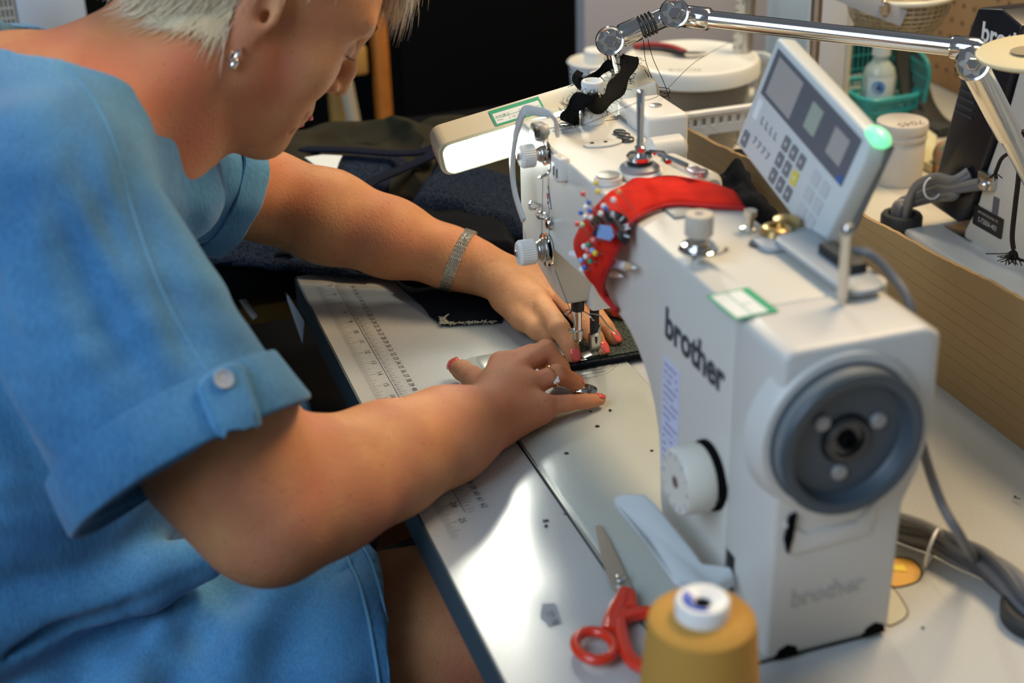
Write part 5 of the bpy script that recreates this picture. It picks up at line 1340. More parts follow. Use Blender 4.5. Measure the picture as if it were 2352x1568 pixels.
# ---- dark side table left of the sewing table, shelf below
sd_ = thing('side_table', 'black side table left of the sewing table under the heaped garments', 'table', (-.75, 0, -.75))
b = MB(); b.box(-.86, -.372, -.66, .325, -.040, -.002, .002); b.build('tabletop', M_blackm, sd_)
for x_ in (-.82, -.42):
    for y_ in (-.62, .28): b = MB(); b.box(x_-.02, x_+.02, y_-.02, y_+.02, -.75, -.040); b.build('leg', M_blackm, sd_)
b = MB(); b.box(-.80, -.46, -.62, -.10, -.115, -.090, .002); b.build('shelf_board', M_wood, sd_)
b = MB(); b.tube(spline([A(548, 672, 'x', -.43), A(565, 700, 'x', -.42), A(588, 730, 'x', -.41)], 6), .0045, 8); tag(b.build('white_cable', mat('white_flex', (.7, .68, .62), .5)), 'short white cable hanging under the black side table', 'cable')
# wooden chair in the background
ch = thing('wooden_chair', 'yellow and orange wooden chair in the dark background beside the face', 'chair', (-1.25, -.05, -.75))
X_ = -1.2
def post(px0, px1, y0, y1, m, nm, x=X_, th=.04):
    a_, b_ = A(px0, y0, 'x', x), A(px1, y1, 'x', x); b = MB(); b.box(x-th, x, min(a_.y, b_.y), max(a_.y, b_.y), min(a_.z, b_.z), max(a_.z, b_.z), .006); return b.build(nm, m, ch)
M_or = mat('orange_wood', (.52, .17, .02), .45, var=.3, vscale=14)
a_, b_ = A(858, 60, 'x', X_), A(905, 275, 'x', X_)
b = MB(); b.box(X_-.04, X_, a_.y, b_.y+.0, -.75, a_.z+.02, .006); b.build('post', M_or, ch)
post(735, 848, 118, 172, M_wood, 'back_rail', X_-.01); post(735, 848, -30, 60, M_wood, 'back_rail', X_-.01)
a_, b_ = A(752, 100, 'x', X_-.02), A(808, 285, 'x', X_-.02); b = MB(); b.box(X_-.06, X_-.02, a_.y, b_.y, -.75, a_.z+.05, .006); b.build('post', M_wood, ch)
b = MB(); b.tube([A(795, 190, 'x', X_), A(815, 290, 'x', X_)], .012, 10); b.build('cross_bar', mat('pale_wood', (.5, .42, .3), .6), ch)
b = MB(); b.box(X_-.45, X_, -.12, .10, -.35, -.31, .01); b.build('seat', M_wood, ch)
# black cupboard behind
bc = thing('black_cupboard', 'plain black cupboard filling the background behind the lamp', 'cupboard', (-1.9, .3, -.75))
b = MB(); b.box(-2.5, -1.75, A(900, 100, 'x', -1.75).y, A(1338, 60, 'x', -1.75).y, -.75, .35, .004); b.build('body', M_blackm, bc)
b = MB(); b.box(-1.75, -1.735, A(915, 100, 'x', -1.75).y, A(1330, 60, 'x', -1.75).y, -.72, .33, .003); b.build('door', M_blackm, bc)
# things top left behind the shoulder
c0_, c1_ = A(30, -20, 'x', -1.05), A(200, 42, 'x', -1.05)
b = MB(); b.box(-1.08, -1.05, c0_.y, c1_.y, c1_.z-.25, c0_.z, .003); b.box(-1.11, -1.08, c0_.y+.02, c1_.y-.02, -.75, c0_.z-.02, .003); tag(b.build('white_board', mat('bluish_board', (.45, .52, .60), .6)), 'bluish white board behind the shoulder at the top left', 'board')
b = MB(); c0_, c1_ = A(-60, -20, 'x', -.95), A(38, 60, 'x', -.95)
for k in range(9):
    y_ = c0_.y+(c1_.y-c0_.y)*k/8; b.tube([(-.95, y_, c1_.z-.1), (-.95, y_, c0_.z)], .002, 6)
for k in range(12):
    z_ = c1_.z-.1+(c0_.z-c1_.z+.1)*k/11; b.tube([(-.95, c0_.y, z_), (-.95, c1_.y, z_)], .002, 6)
b.box(-.96, -.94, c0_.y, c1_.y, -.75, c1_.z-.1, .002)
tag(b.build('wire_rack', mat('rack_grey', (.40, .42, .40), .5)), 'grey wire grid rack at the far top left corner', 'rack')

# ---- small lint scraps
M_lint = mat('lint', (.02, .02, .02), .9)
LN = [(1256, 1196, .0035, 'black thread scrap on the grey table left of the bed edge, upper one'), (1253, 1208, .0025, 'black thread scrap just under another one left of the bed edge'), (1401, 944, .003, 'black fluff on the bed right under the outstretched finger'), (1303, 1178, .0045, 'black fluff caught on the edge of the machine bed'), (2333, 1143, .0028, 'dark scrap on the table at the far right edge'), (2118, 1443, .002, 'dark speck right of the machine foot on the table'), (1355, 945, .0018, 'tiny dark speck under the outstretched finger')]
for x, y, r, lb in LN:
    z0 = .0034 if A(x, y, 'z', 0).y > GAP+.001 and A(x, y, 'z', 0).x < .47 else .0003
    p = A(x, y, 'z', z0); b = MB(); pts = [p+Vector((rng.normal(0, r*.5), rng.normal(0, r*.5), abs(rng.normal(0, .0003))+.0003)) for _ in range(6)]
    b.tube(spline(pts, 4), .0004, 5); b.ell(p+Vector((0, 0, .0003)), (r*.45, r*.30, .0005), u=8, v=6)
    tag(b.build('thread_scrap', M_lint), lb, 'scrap', 'thread scraps on the table')
# ================================================================= right side: cardboard, second table and what stands on it
YC = .302
# cardboard strip between the tables
top = [A(1560, 285, 'y', YC), A(1640, 330, 'y', YC), A(1800, 400, 'y', YC), A(2000, 505, 'y', YC), A(2070, 542, 'y', YC), A(2100, 560, 'y', YC), A(2200, 612, 'y', YC), A(2260, 640, 'y', YC), A(2320, 674, 'y', YC), A(2352, 690, 'y', YC), A(2440, 740, 'y', YC)]
xs = [p.x for p in top]; zs = [p.z for p in top]
b = MB(); poly = [(xs[0], .0005), (xs[-1]+.5, .0005), (xs[-1]+.5, zs[-1]+.01)]
N = 90
for k in range(N, -1, -1):
    x = xs[0]+(xs[-1]-xs[0])*k/N; z = float(np.interp(x, xs, zs))+.0003*math.sin(k*.9)+.0004*rng.normal(); poly.append((x, z))
b.prism(poly, 'y', YC, YC+.0045)
cb = tag(b.build('cardboard_strip', M_card, smooth=False), 'tan corrugated cardboard strip standing between the two tables', 'cardboard')
b = MB()
for k in range(9):
    f_ = .10+.095*k; b.box(xs[0]+.02, xs[-1]+.4, YC-.0002, YC, .124*f_-.0002, .124*f_+.0002)
tag(b.build('flute_lines', mat('card_line', (.30, .19, .08), .9), cb, smooth=False), 'faint pressed lines', kind='stuff')
M_lam2 = mat('tan_laminate', (.62, .58, .48), .5, var=.10, vscale=500)
t2 = thing('second_table', 'tan laminate table behind the cardboard carrying a second sewing machine', 'table', (0, .8, -.75))
b = MB(); b.box(-.78, 1.25, .335, 1.15, -.036, 0); b.build('tabletop', M_lam2, t2, smooth=False)
for x_ in (-.74, 1.2):
    for y_ in (.38, 1.1): b = MB(); b.box(x_-.02, x_+.02, y_-.02, y_+.02, -.75, -.036); b.build('leg', M_dsteel, t2)

# ---- second machine
m2 = thing('sewing_machine', 'second sewing machine with a black motor cover, on the tan table at the right', 'sewing machine', (0, .56, 0))
Y2 = .520
def Y(px, py, y=Y2): p = A(px, py, 'y', y); return (p.x, p.z)
b = MB(); b.prism([Y(2228, 62), Y(2216, 100), Y(2205, 188), Y(2149, 402), Y(2131, 456), Y(2135, 468), Y(2198, 511), Y(2208, 506), Y(2232, 467), Y(2251, 395), Y(2301, 253), Y(2331, 140), Y(2346, 60), Y(2300, 20), Y(2245, 18)], 'y', Y2, Y2+.10, .005, seg=3)
mcv = tag(b.build('motor_cover', mat('cover_black', (.010, .011, .016), .35), m2, ang=50), 'glossy black motor cover')
b = MB()
for k in range(5):
    p = A(2208-3*k, 186+17*k, 'y', Y2); q = A(2245-3*k, 203+17*k, 'y', Y2); b.box(p.x, q.x, Y2-.0012, Y2, p.z-.0016, p.z+.0010)
b.build('vent_rib', mat('rib_dark', (.04, .045, .055), .4), mcv)
p = A(2252, 92, 'y', Y2-.0006); b = MB(); b.text('brother', frame(p, (1, 0, .0), (0, 0, 1)), .030, .0003, .0006, 1.0); tag(b.build('lettering', M_white, mcv, smooth=False), 'white brother lettering')
x0_ = Y(2285, 350)[0]
b = MB(); b.prism([Y(2205, 530), Y(2236, 467), Y(2255, 395), Y(2305, 253), Y(2336, 140), (Y(2336, 140)[0]+.03, .26), (.50, .26), (.50, .16), (.42, .16), (.42, .004), (Y(2205, 530)[0], .004)], 'y', Y2+.004, Y2+.095, .007, seg=3); b2 = b.build('pillar_casting', M_paint, m2, ang=50)
b = MB(); b.box(x0_-.09, .52, Y2-.045, Y2+.115, .0005, .010, .004); bs2 = b.build('bed', M_paint2, m2)
def yq(px, py): return A(px, py, 'y', Y2+.0034)
q = [yq(2240, 468), yq(2306, 503), yq(2302, 547), yq(2234, 512)]
lw = (q[1].x-q[0].x); z1 = max(p.z for p in q); z0 = min(p.z for p in q)
px_ = q[0].x; b = MB(); b.box(px_, px_+lw, Y2+.0028, Y2+.0040, q[3].z, q[0].z, .0015); pl = b.build('model_plate', M_black, b2)
hh = q[0].z-q[3].z
b = MB(); b.text('S-7200A-403', frame((px_+lw/2, Y2+.0026, q[3].z+hh*.26), (1, 0, 0), (0, 0, 1)), hh*.36, 0, 0, lw*.80/(hh*.36*6.6), 'CENTER'); b.text('BROTHER INDUSTRIES, LTD.', frame((px_+lw/2, Y2+.0026, q[3].z+hh*.70), (1, 0, 0), (0, 0, 1)), hh*.15, 0, 0, lw*.75/(hh*.15*13.5), 'CENTER'); b.build('plate_text', mat('plate_silver', (.6, .6, .58), .4), pl, smooth=False, fix=False)
q = yq(2288, 474); b = MB(); b.box(q.x-.006, q.x+.004, Y2+.003, Y2+.0038, q.z-.010, q.z+.010); b.build('small_sticker', mat('sticker_grey', (.12, .12, .14), .5), b2, smooth=False)
q = A(2263, 425, 'y', Y2-.004); b = MB(); b.lathe([(.006, 0), (.006, .004), (.004, .006)], q, (0, -1, 0), 16); b.box(q.x-.016, q.x+.010, Y2-.004, Y2+.004, q.z-.004, q.z+.012, .001); b.build('cable_clamp', M_steel, m2)
b = MB(); p = A(2215, 535, 'z', .0102); b.box(-.026, .026, -.011, .011, 0, .0015, .001, M=Matrix.Translation(p)); b.build('hinge_plate', M_steel, bs2)
# cables of the second machine through a grommet
gc = A(2070, 508, 'z', .010)
gr = thing('cable_grommet', 'dark round cable grommet standing in the tan table behind the cardboard', 'grommet', (gc.x, gc.y, 0))
b = MB(); b.lathe([(.022, 0), (.0245, 0), (.0245, .017), (.0225, .020), (.0165, .0205), (.0160, .016), (.0155, .002)], (gc.x, gc.y, 0), n=40, cap=False); b.lathe([(.0001, .002), (.0155, .002)], (gc.x, gc.y, 0), n=30, cap=False); b.build('collar', M_rubber, gr)
cbn = thing('cable_bundle', 'arched bundle of grey cables rising from the grommet to the second machine', 'cables', (gc.x, gc.y, .003))
for k, (e, dz) in enumerate((((2225, 392), 0), ((2232, 404), .004), ((2250, 418), -.003), ((2256, 428), -.009), ((2200, 440), -.012), ((2205, 425), -.006))):
    ox, oy = .0075*math.cos(k*1.05), .0075*math.sin(k*1.05)
    P = [Vector((gc.x+ox, gc.y+oy, .003)), Vector((gc.x+ox, gc.y+oy, .03)), A(2105-3*k, 425+9*k, 'y', gc.y+.01), A(2150, 405+10*k, 'y', Y2-.015+.003*k), A(2190, 412+8*k, 'y', Y2-.014), A(e[0], e[1], 'y', Y2-.002)]
    b = MB(); b.tube(spline(P, 8), .0046, 10); b.build('cable', M_cable if k % 2 else mat('cable_warm', (.22, .20, .17), .5), cbn)
b = MB(); b.torus(A(2142, 432, 'y', Y2-.018), (1, .1, .25), .0125, .0012, 30, 6); tag(b.build('cable_tie', M_white, cbn), 'white cable tie')
# black cord with a tassel
cd_ = thing('tassel_cord', 'dark knotted cord with a frayed tassel hanging in front of the second machine', 'cord', A(2338, 340, 'y', .45))
M_cord = mat('brown_black_cord', (.018, .010, .010), .9, bump=.5, bscale=900)
KC = .46
b = MB(); b.tube(spline([A(2352, 300, 'y', KC), A(2342, 330, 'y', KC), A(2340, 400, 'y', KC), A(2332, 470, 'y', KC), A(2325, 540, 'y', KC), A(2328, 572, 'y', KC)], 8), .0026, 8); b.tube(spline([A(2342, 348, 'y', KC), A(2318, 352, 'y', KC), A(2300, 365, 'y', KC), A(2290, 388, 'y', KC), A(2286, 398, 'y', KC)], 8), .0020, 8); b.ell(A(2340, 352, 'y', KC), (.006, .006, .008)); b.build('cord', M_cord, cd_)
b = MB()
for k in range(40):
    p = A(2328, 572, 'y', KC); b.tube(spline([p, p+Vector((rng.normal(0, .003), rng.normal(0, .003), -.007)), p+Vector((rng.normal(0, .008), rng.normal(0, .008), -.014))], 3), .0006, 4)
b.build('tassel', M_cord, cd_); b = MB()
for k in range(16):
    p = A(2286, 396, 'y', KC); b.tube([p, p+Vector((rng.normal(0, .0035), rng.normal(0, .003), -.006))], .0006, 4)
b.build('tassel', M_cord, cd_)
# metal ruler and orange card
b = MB(); P = [A(2243, 635, 'z', .001), A(2420, 565, 'z', .001), A(2440, 590, 'z', .001), A(2290, 658, 'z', .001)]; t = bmesh.new(); f = t.faces.new([t.verts.new(p) for p in P]); b.merge(t)
o = b.build('metal_ruler', mat('ruler_steel', (.22, .22, .23), .35, .8), smooth=False); md = o.modifiers.new('s', 'SOLIDIFY'); md.thickness = .0015; tag(o, 'flat dark metal ruler lying behind the cardboard at the right edge', 'ruler')
b = MB(); P = [A(2312, 640, 'z', .0004), A(2420, 600, 'z', .0004), A(2440, 655, 'z', .0004), A(2340, 652, 'z', .0004)]; t = bmesh.new(); f = t.faces.new([t.verts.new(p) for p in P]); b.merge(t)
o = b.build('orange_card', mat('orange_paper', (.55, .10, .03), .7), smooth=False); tag(o, 'orange-red card under the metal ruler', 'card')
# white jar with writing
c = A(2060, 415, 'z', 0); jr = thing('white_jar', 'cream plastic screw-top jar with handwriting on its lid', 'jar', c)
M_jar = mat('jar_cream', (.66, .62, .54), .45)
b = MB(); b.lathe([(.0300, 0), (.0312, .003), (.0312, .058), (.0300, .060)], c, n=50); b.build('jar_body', M_jar, jr)
b = MB(); b.lathe([(.0322, .0595), (.0325, .061), (.0322, .065), (.0310, .066), (.0310, .069), (.0326, .070), (.0326, .079), (.0316, .081), (.0001, .081)], c, n=50); ld = b.build('lid', M_jar, jr)
b = MB(); b.text('7045', Matrix.Translation(c+Vector((.009, .022, .0812))) @ Matrix.Rotation(-PI/2, 4, 'Z') @ Matrix.Rotation(0, 4, 'X'), .020, 0, 0, .95, shear=.2)
b.build('handwriting', mat('pen_grey', (.12, .11, .10), .7), ld, smooth=False, fix=False)
# teal basket and bottle
c = Vector((-.585, .690, 0)); tk = thing('teal_basket', 'small teal plastic basket standing behind the control panel', 'basket', c)
M_teal = mat('teal_plastic', (.03, .34, .34), .35)
def crate(parent, c, rx, ry, h, m, nx, nz, nm, th=.0018, slots=None, rot=0):
    R = Matrix.Rotation(rot, 4, 'Z'); T = Matrix.Translation(c) @ R
    b = MB()
    for zz, rr in ((.002, .94), (h, 1.0), (h*.55, .97)):
        P = rrect(-rx*rr, rx*rr, -ry*rr, ry*rr, .02, 5); b.tube([T @ Vector((x, y, zz)) for x, y in P], 1., 8, closed=True, flat=(th*1.8 if zz == h else th, th*(1.6 if zz == h else 1.2)))
    rm = b.build(nm+'_rim', m, parent)
    b = MB(); P = rrect(-1, 1, -1, 1, .25, 5); pts = []
    L_ = [Vector((x*rx, y*ry, 0)) for x, y in rrect(-.96, .96, -.96, .96, .2, 5)]
    per = []
    for i in range(len(L_)):
        a_, b_ = L_[i], L_[(i+1) % len(L_)]; n_ = max(1, int((b_-a_).length/nx))
        for k in range(n_): per.append(a_.lerp(b_, k/n_))
    for p in per: b.tube([T @ Vector((p.x*.96, p.y*.96, .002)), T @ Vector((p.x*1.02, p.y*1.02, h))], th*.7, 5)
    for k in range(1, nz): zz = h*k/nz; b.tube([T @ Vector((p.x*(.96+.06*k/nz), p.y*(.96+.06*k/nz), zz)) for p in per], th*.6, 5, closed=True)
    b.build(nm+'_lattice', m, rm)
    b = MB(); b.prism([(p.x*.95, p.y*.95) for p in per], 'z', 0, .002, M=T); b.build(nm+'_base', m, parent)
crate(tk, c, .055, .046, .040, M_teal, .006, 5, 'basket', th=.0024)
b = MB()
for k in range(12): b.tube([c+Vector((-.055, -.044+.008*k, .03)), c+Vector((-.058, -.046+.0083*k, .105))], .0013, 5)
for k in range(14): b.tube([c+Vector((-.055+.008*k, .046, .03)), c+Vector((-.056+.0082*k, .048, .10-.0012*k))], .0013, 5)
for zz in (.055, .075, .092): b.tube([c+Vector((-.056, -.045, zz)), c+Vector((-.056, .047, zz)), c+Vector((.055, .047, zz-.012))], .0011, 5)
b.tube(spline([c+Vector((-.056, -.047, .03)), c+Vector((-.058, -.047, .104)), c+Vector((-.058, .048, .106)), c+Vector((.050, .049, .088)), c+Vector((.056, .047, .03))], 6), .0032, 8)
b.build('basket_back', M_teal, tk)
bt = thing('spray_bottle', 'clear bottle with a white label and round blue emblem inside the teal basket', 'bottle', (c.x, c.y-.012, .003))
cb_ = Vector((c.x+.015, c.y-.004, .003))
b = MB(); b.lathe([(.022, 0), (.0235, .003), (.0235, .062), (.020, .074), (.011, .084), (.011, .092)], cb_, n=36); b.build('bottle_body', mat('bottle_plastic', (.62, .74, .70), .2, trans=.35), bt)
b = MB(); b.lathe([(.013, .092), (.013, .118), (.011, .120)], cb_, n=30); b.build('cap', mat('cap_clear', (.70, .76, .72), .3), bt)
b = MB()
ringp = [(.0240, .033), (.0240, .064)]
va = [[b.bm.verts.new(cb_+Vector((r_*math.cos(a), r_*math.sin(a), h))) for a in [math.radians(-75+100*k/16) for k in range(17)]] for r_, h in ringp]
for k in range(16): b._face([va[0][k], va[0][k+1], va[1][k+1], va[1][k]])
lb_ = b.build('bottle_label', M_paper, bt)
b = MB(); dv = camv(cb_); a0_ = math.atan2(dv.y, dv.x)
def onb(a, h, r=.0244): return cb_+Vector((r*math.cos(a0_+a), r*math.sin(a0_+a), h))
rr_ = [[b.bm.verts.new(onb(.40*math.cos(t), .050+.0095*math.sin(t))) for t in [2*PI*k/28 for k in range(28)]]]; b._face(rr_[0])
em = b.build('emblem', mat('emblem_blue', (.12, .32, .62), .5), lb_)
b = MB()
for k in range(8):
    t = 2*PI*k/8; b.tube([onb(0, .050, .0250), onb(.26*math.cos(t), .050+.0065*math.sin(t), .0250)], .0008, 4)
b.build('emblem_star', mat('emblem_dark', (.02, .08, .28), .5), em)
# tall white container and uprights behind the panel
p0 = A(1858, 232, 'z', 0); p1 = A(1940, 238, 'z', 0)
wb = thing('white_upright_board', 'tall white board with cream edge standing behind the control panel', 'board', (-.66, .63, 0))
b = MB(); b.box(-.560, -.548, A(1853, 200, 'x', -.55).y, A(1936, 200, 'x', -.55).y, .0, .36, .002); b.build('board', mat('board_white', (.66, .70, .74), .5), wb)
b = MB(); b.box(-.563, -.545, A(1936, 200, 'x', -.55).y, A(1947, 200, 'x', -.55).y, .0, .36, .002); b.build('edge_strip', mat('cream_edge', (.62, .56, .40), .5), wb)
b = MB(); b.lathe([(.040, 0), (.042, .01), (.042, .20), (.03, .24), (.03, .30)], (-.64, .585, 0), n=30); tag(b.build('white_canister', mat('canister', (.55, .62, .64), .45)), 'pale rounded canister in front of the tall white board', 'canister')
def pole(a, b_, r, m, nm, lb, tape=True, cat='pole', tx=-1):
    t = thing(nm, lb, cat, a)
    q = MB(); q.rod(a, b_, r, 24); q.lathe([(r*2.5, 0), (r*2.5, .006), (r*1.2, .012)], (a.x, a.y, 0), n=24); q.build('tube', m, t)
    if tape:
        q = MB(); s_ = (Vector(RI.tolist())*tx*(r+.003)); d = (b_-a).normalized(); w_ = Vector(RI.tolist())*.0065; cc = camv(a)*.006
        q.quad(a+s_-w_+cc+d*.01, a+s_+w_+cc+d*.01, b_+s_+w_+cc, b_+s_-w_+cc); o = q.build('tape_measure', mat('tape_cream', (.62, .58, .48), .6), t, smooth=False); md = o.modifiers.new('s', 'SOLIDIFY'); md.thickness = .0006
        q = MB(); L_ = (b_-a).length
        for k in range(int(L_/.01)):
            p = a+d*(.012+.01*k)+s_+cc*1.12; w2 = w_*(.9 if k % 5 == 0 else .5); q.quad(p-w_, p-w_+w2*1.3, p-w_+w2*1.3+d*.0016, p-w_+d*.0016)
            if k % 2 == 0: q.text(str(30+k % 60), frame(p+w_*.95-d*.002, d, -Vector(RI.tolist())), .0075, 0, 0)
        q.build('tape_marks', M_ink, o, smooth=False, fix=False)
    return t
pole(A(1697, 326, 'z', 0), A(1727, -60, 'x', -.56), .0088, mat('pole_steel', (.50, .48, .42), .3, .9), 'steel_pole', 'thick steel thread stand pole with a tape measure, nearest the control panel')
pole(A(1800, 250, 'z', 0), A(1814, -60, 'x', -.72), .0050, M_dsteel, 'thin_pole', 'thin pole with a tape measure behind the panel corner', tx=-.3)
b = MB(); b.rod(A(1815, 60, 'x', -.70), A(1822, -50, 'x', -.70), .0055, 14); b.rod(A(1815, 60, 'x', -.70), (A(1815, 60, 'x', -.70).x, A(1815, 60, 'x', -.70).y, 0.), .003, 8); tag(b.build('red_stick', mat('red_plastic', (.62, .06, .07), .4)), 'bright red stick standing beside the thin pole', 'stick')
# round tub with lid, snips on it
lc = A(1588, 128, 'z', .128); tub = thing('round_tub', 'large round tub with a white lid behind the lamp joints', 'tub', (lc.x, lc.y, 0))
c = Vector((lc.x, lc.y, 0))
b = MB(); b.lathe([(.062, 0), (.064, .003), (.080, .104), (.080, .112)], c, n=60); b.build('tub_body', mat('tub_dark', (.16, .14, .11), .5), tub)
b = MB(); b.lathe([(.090, .104), (.0935, .106), (.0935, .121), (.091, .126), (.085, .128), (.079, .126), (.0001, .126)], c, n=72); ld = b.build('lid', mat('lid_white', (.74, .74, .68), .45), tub)
b = MB(); b.text('Brenntag', frame(c+Vector((.048, -.056, .1264)), (.35, .93, 0), (-.93, .35, 0)), .012, .0001, 0); b.build('lid_lettering', mat('lid_ink', (.50, .50, .46), .7), ld, smooth=False)
sn = thing('snips', 'small snips with red and black grips lying on the white tub lid', 'snips', lc)
b = MB(); b.tube(spline([A(1455, 106, 'z', .132), A(1500, 103, 'z', .133), A(1540, 108, 'z', .133), A(1572, 120, 'z', .132)], 6), 1., 10, flat=(.0050, .0035)); b.build('grip', mat('red_grip', (.30, .02, .02), .5), sn)
b = MB(); b.tube(spline([A(1470, 112, 'z', .132), A(1520, 114, 'z', .132), A(1572, 124, 'z', .132)], 6), 1., 10, flat=(.0030, .0028)); b.build('grip', M_black, sn)
b = MB(); b.tube([A(1572, 122, 'z', .132), A(1598, 122, 'z', .132), A(1624, 120, 'z', .130)], [1., 1., .3], 8, flat=(.0068, .0018)); b.build('blade', M_steel, sn)
# white baskets
wk = thing('white_basket', 'white perforated plastic basket under the tub', 'basket', (-.5, .42, 0))
WB = A(1640, 300, 'z', .03)
def holes_wall(b, o, ex, w, h, rows, cols, th=.003, big=None):
    """plate with round-ish holes, in the plane of ex and z"""
    ex = Vector(ex).normalized(); cw, chh = w/cols, h/rows; n_ = ex.cross(Vector((0, 0, 1)))
    for r in range(rows+1):
        z = h*r/rows; hh_ = chh*.28
        P0, P1 = Vector(o)+Vector((0, 0, z)), Vector(o)+ex*w+Vector((0, 0, z)); b.tube([P0, P1], 1., 6, flat=(th*.6, hh_))
    for c_ in range(cols+1):
        P0 = Vector(o)+ex*(cw*c_); b.tube([P0, P0+Vector((0, 0, h))], 1., 6, flat=(cw*.28, th*.6), fup=n_)
def bw(b, o, ex, w):
    M = frame(Vector((o[0], o[1], 0)), ex, (0, 0, 1)); T_ = .0015
    def bar(x0, x1, z0, z1): b.box(x0, x1, z0, z1, -T_, T_, M=M)
    for z0, z1 in ((.002, .012), (.028, .042), (.072, .084), (.094, .101)): bar(0, w, z0, z1)
    for k in range(int(w/.012)+1):
        bar(k*.012-.0025, k*.012+.0025, .012, .028); bar(k*.012-.0025, k*.012+.0025, .084, .094)
    n_ = max(2, round(w/.072))
    for k in range(n_+1): bar(w*k/n_-.007, w*k/n_+.007, .042, .072)
bx0, bx1, by0, by1 = -.620, -.405, .262, .520
b = MB()
for o_, ex_, w_ in (((bx1, by0, .002), (0, 1, 0), by1-by0), ((bx0, by0, .002), (0, 1, 0), by1-by0), ((bx0, by0, .002), (1, 0, 0), bx1-bx0), ((bx0, by1, .002), (1, 0, 0), bx1-bx0)):
    bw(b, o_, ex_, w_)
b.tube([Vector((x, y, .102)) for x, y in rrect(bx0-.003, bx1+.003, by0-.003, by1+.003, .012)], 1., 8, closed=True, flat=(.004, .0035))
b.build('lattice_sides', M_white, wk, smooth=False)
b = MB(); b.box(bx0, bx1, by0, by1, .0, .003); b.build('basket_base', M_white, wk)
sc2 = A(1362, 160, 'z', .06); sb2 = thing('small_white_basket', 'small round white basket with caps inside, left of the tub', 'basket', (sc2.x, sc2.y, 0))
b = MB(); b.lathe([(.030, 0), (.036, .070), (.039, .073), (.036, .076), (.033, .070), (.028, .003)], (sc2.x, sc2.y, 0), n=36, cap=False); b.lathe([(.0001, .003), (.028, .003)], (sc2.x, sc2.y, 0), n=30, cap=False); b.build('basket_wall', M_white, sb2)
b = MB(); b.lathe([(.016, .0), (.016, .018), (.014, .020), (.0001, .020)], (sc2.x-.004, sc2.y+.004, .070), n=24); b.lathe([(.012, .003), (.012, .07)], (sc2.x-.004, sc2.y+.004, 0), n=20); tag(b.build('bottle', M_white), 'white-capped small bottle standing in the small round basket', 'bottle')
# light grey panel far behind
b = MB(); p0, p1 = A(1342, 60, 'x', -1.05), A(1870, 60, 'x', -1.05); b.box(-1.09, -1.05, p0.y, p1.y, -.75, .30, .003); tag(b.build('grey_screen', mat('screen_lilac', (.42, .40, .41), .7)), 'pale grey screen panel behind the tub and poles', 'panel')
# wire bowl on a bracket
wc = A(2065, -10, 'x', -.42); wbw = thing('wire_bowl', 'woven wire bowl on a white bracket at the top right', 'bowl', wc)
b = MB(); R0 = .066
for k in range(44):
    a = 2*PI*k/44; b.tube([wc+Vector((R0*math.cos(a)*math.cos(e), R0*math.sin(a)*math.cos(e), -R0*.95*math.sin(e))) for e in [PI/2*j/10 for j in range(10)]], .0006, 4)
for j in range(15):
    e = PI/2*j/15; b.torus(wc-Vector((0, 0, R0*.95*math.sin(e))), (0, 0, 1), R0*math.cos(e), .0006, 50, 4)
b.build('wire_mesh', mat('wire_straw', (.42, .36, .24), .5, .3), wbw)
b = MB(); b.ell(wc+Vector((0, 0, .0)), (R0*.93, R0*.93, R0*.88)); 
for v in b.bm.verts:
    if v.co.z > wc.z-.002: v.co.z = wc.z-.002
b.build('bowl_filling', mat('straw_yarn', (.40, .34, .22), .9, var=.5, vscale=90, bump=.6, bscale=90), wbw)
b = MB(); b.torus(wc+Vector((0, 0, .004)), (0, 0, 1), R0*1.04, .0035, 60, 10); b.build('rim', mat('rim_cream', (.68, .66, .54), .4), wbw)
b = MB(); P = [A(1880, -40, 'x', -.36), A(1990, 10, 'x', -.36), A(2075, 42, 'x', -.36)]; b.tube(P, 1., 8, flat=(.0015, .0105), fup=(0, 0, 1)); br_ = b.build('bracket', mat('bracket_grey', (.50, .53, .56), .4), wbw)
b = MB(); b.rod(A(2030, 30, 'x', -.36), A(2030, 8, 'x', -.36), .008, 6); b.rod(A(2030, 40, 'x', -.36), A(2030, 0, 'x', -.36), .0035, 12); b.build('bracket_nut', M_steel, br_)
b = MB(); b.rod(A(1880, -40, 'x', -.36), (A(1880, -40, 'x', -.36).x, A(1880, -40, 'x', -.36).y, 0), .007, 16); b.build('bowl_stand', M_steel, wbw)
# cream thread-stand disc at the right edge
dc = A(2388, 124, 'x', .18); dt = thing('thread_stand', 'round cream thread stand disc with a dark smear at the right edge', 'thread stand', (dc.x+.05, dc.y+.12, 0))
b = MB(); b.lathe([(.0001, -.004), (.050, -.002), (.0525, 0), (.0525, .002), (.050, .0035), (.012, .0015), (.0001, .0015)], dc, (-.02, -.08, 1), 64); ds2 = b.build('disc', mat('disc_cream', (.66, .58, .36), .5), dt)
b = MB(); sp_ = dc+Vector((-.004, -.010, .0032)); b.lathe([(.014, 0), (.013, .0004), (.0001, .0006)], sp_, (-.02, -.08, 1), 20); b.build('smear', mat('smear_dark', (.30, .25, .15), .7), ds2)
b = MB(); b.rod((dc.x+.05, dc.y+.12, 0), (dc.x+.05, dc.y+.12, .40), .008); b.rod(dc-Vector((0, 0, .006)), (dc.x+.05, dc.y+.12, dc.z-.006), .004); b.build('stand_rod', M_steel, dt)
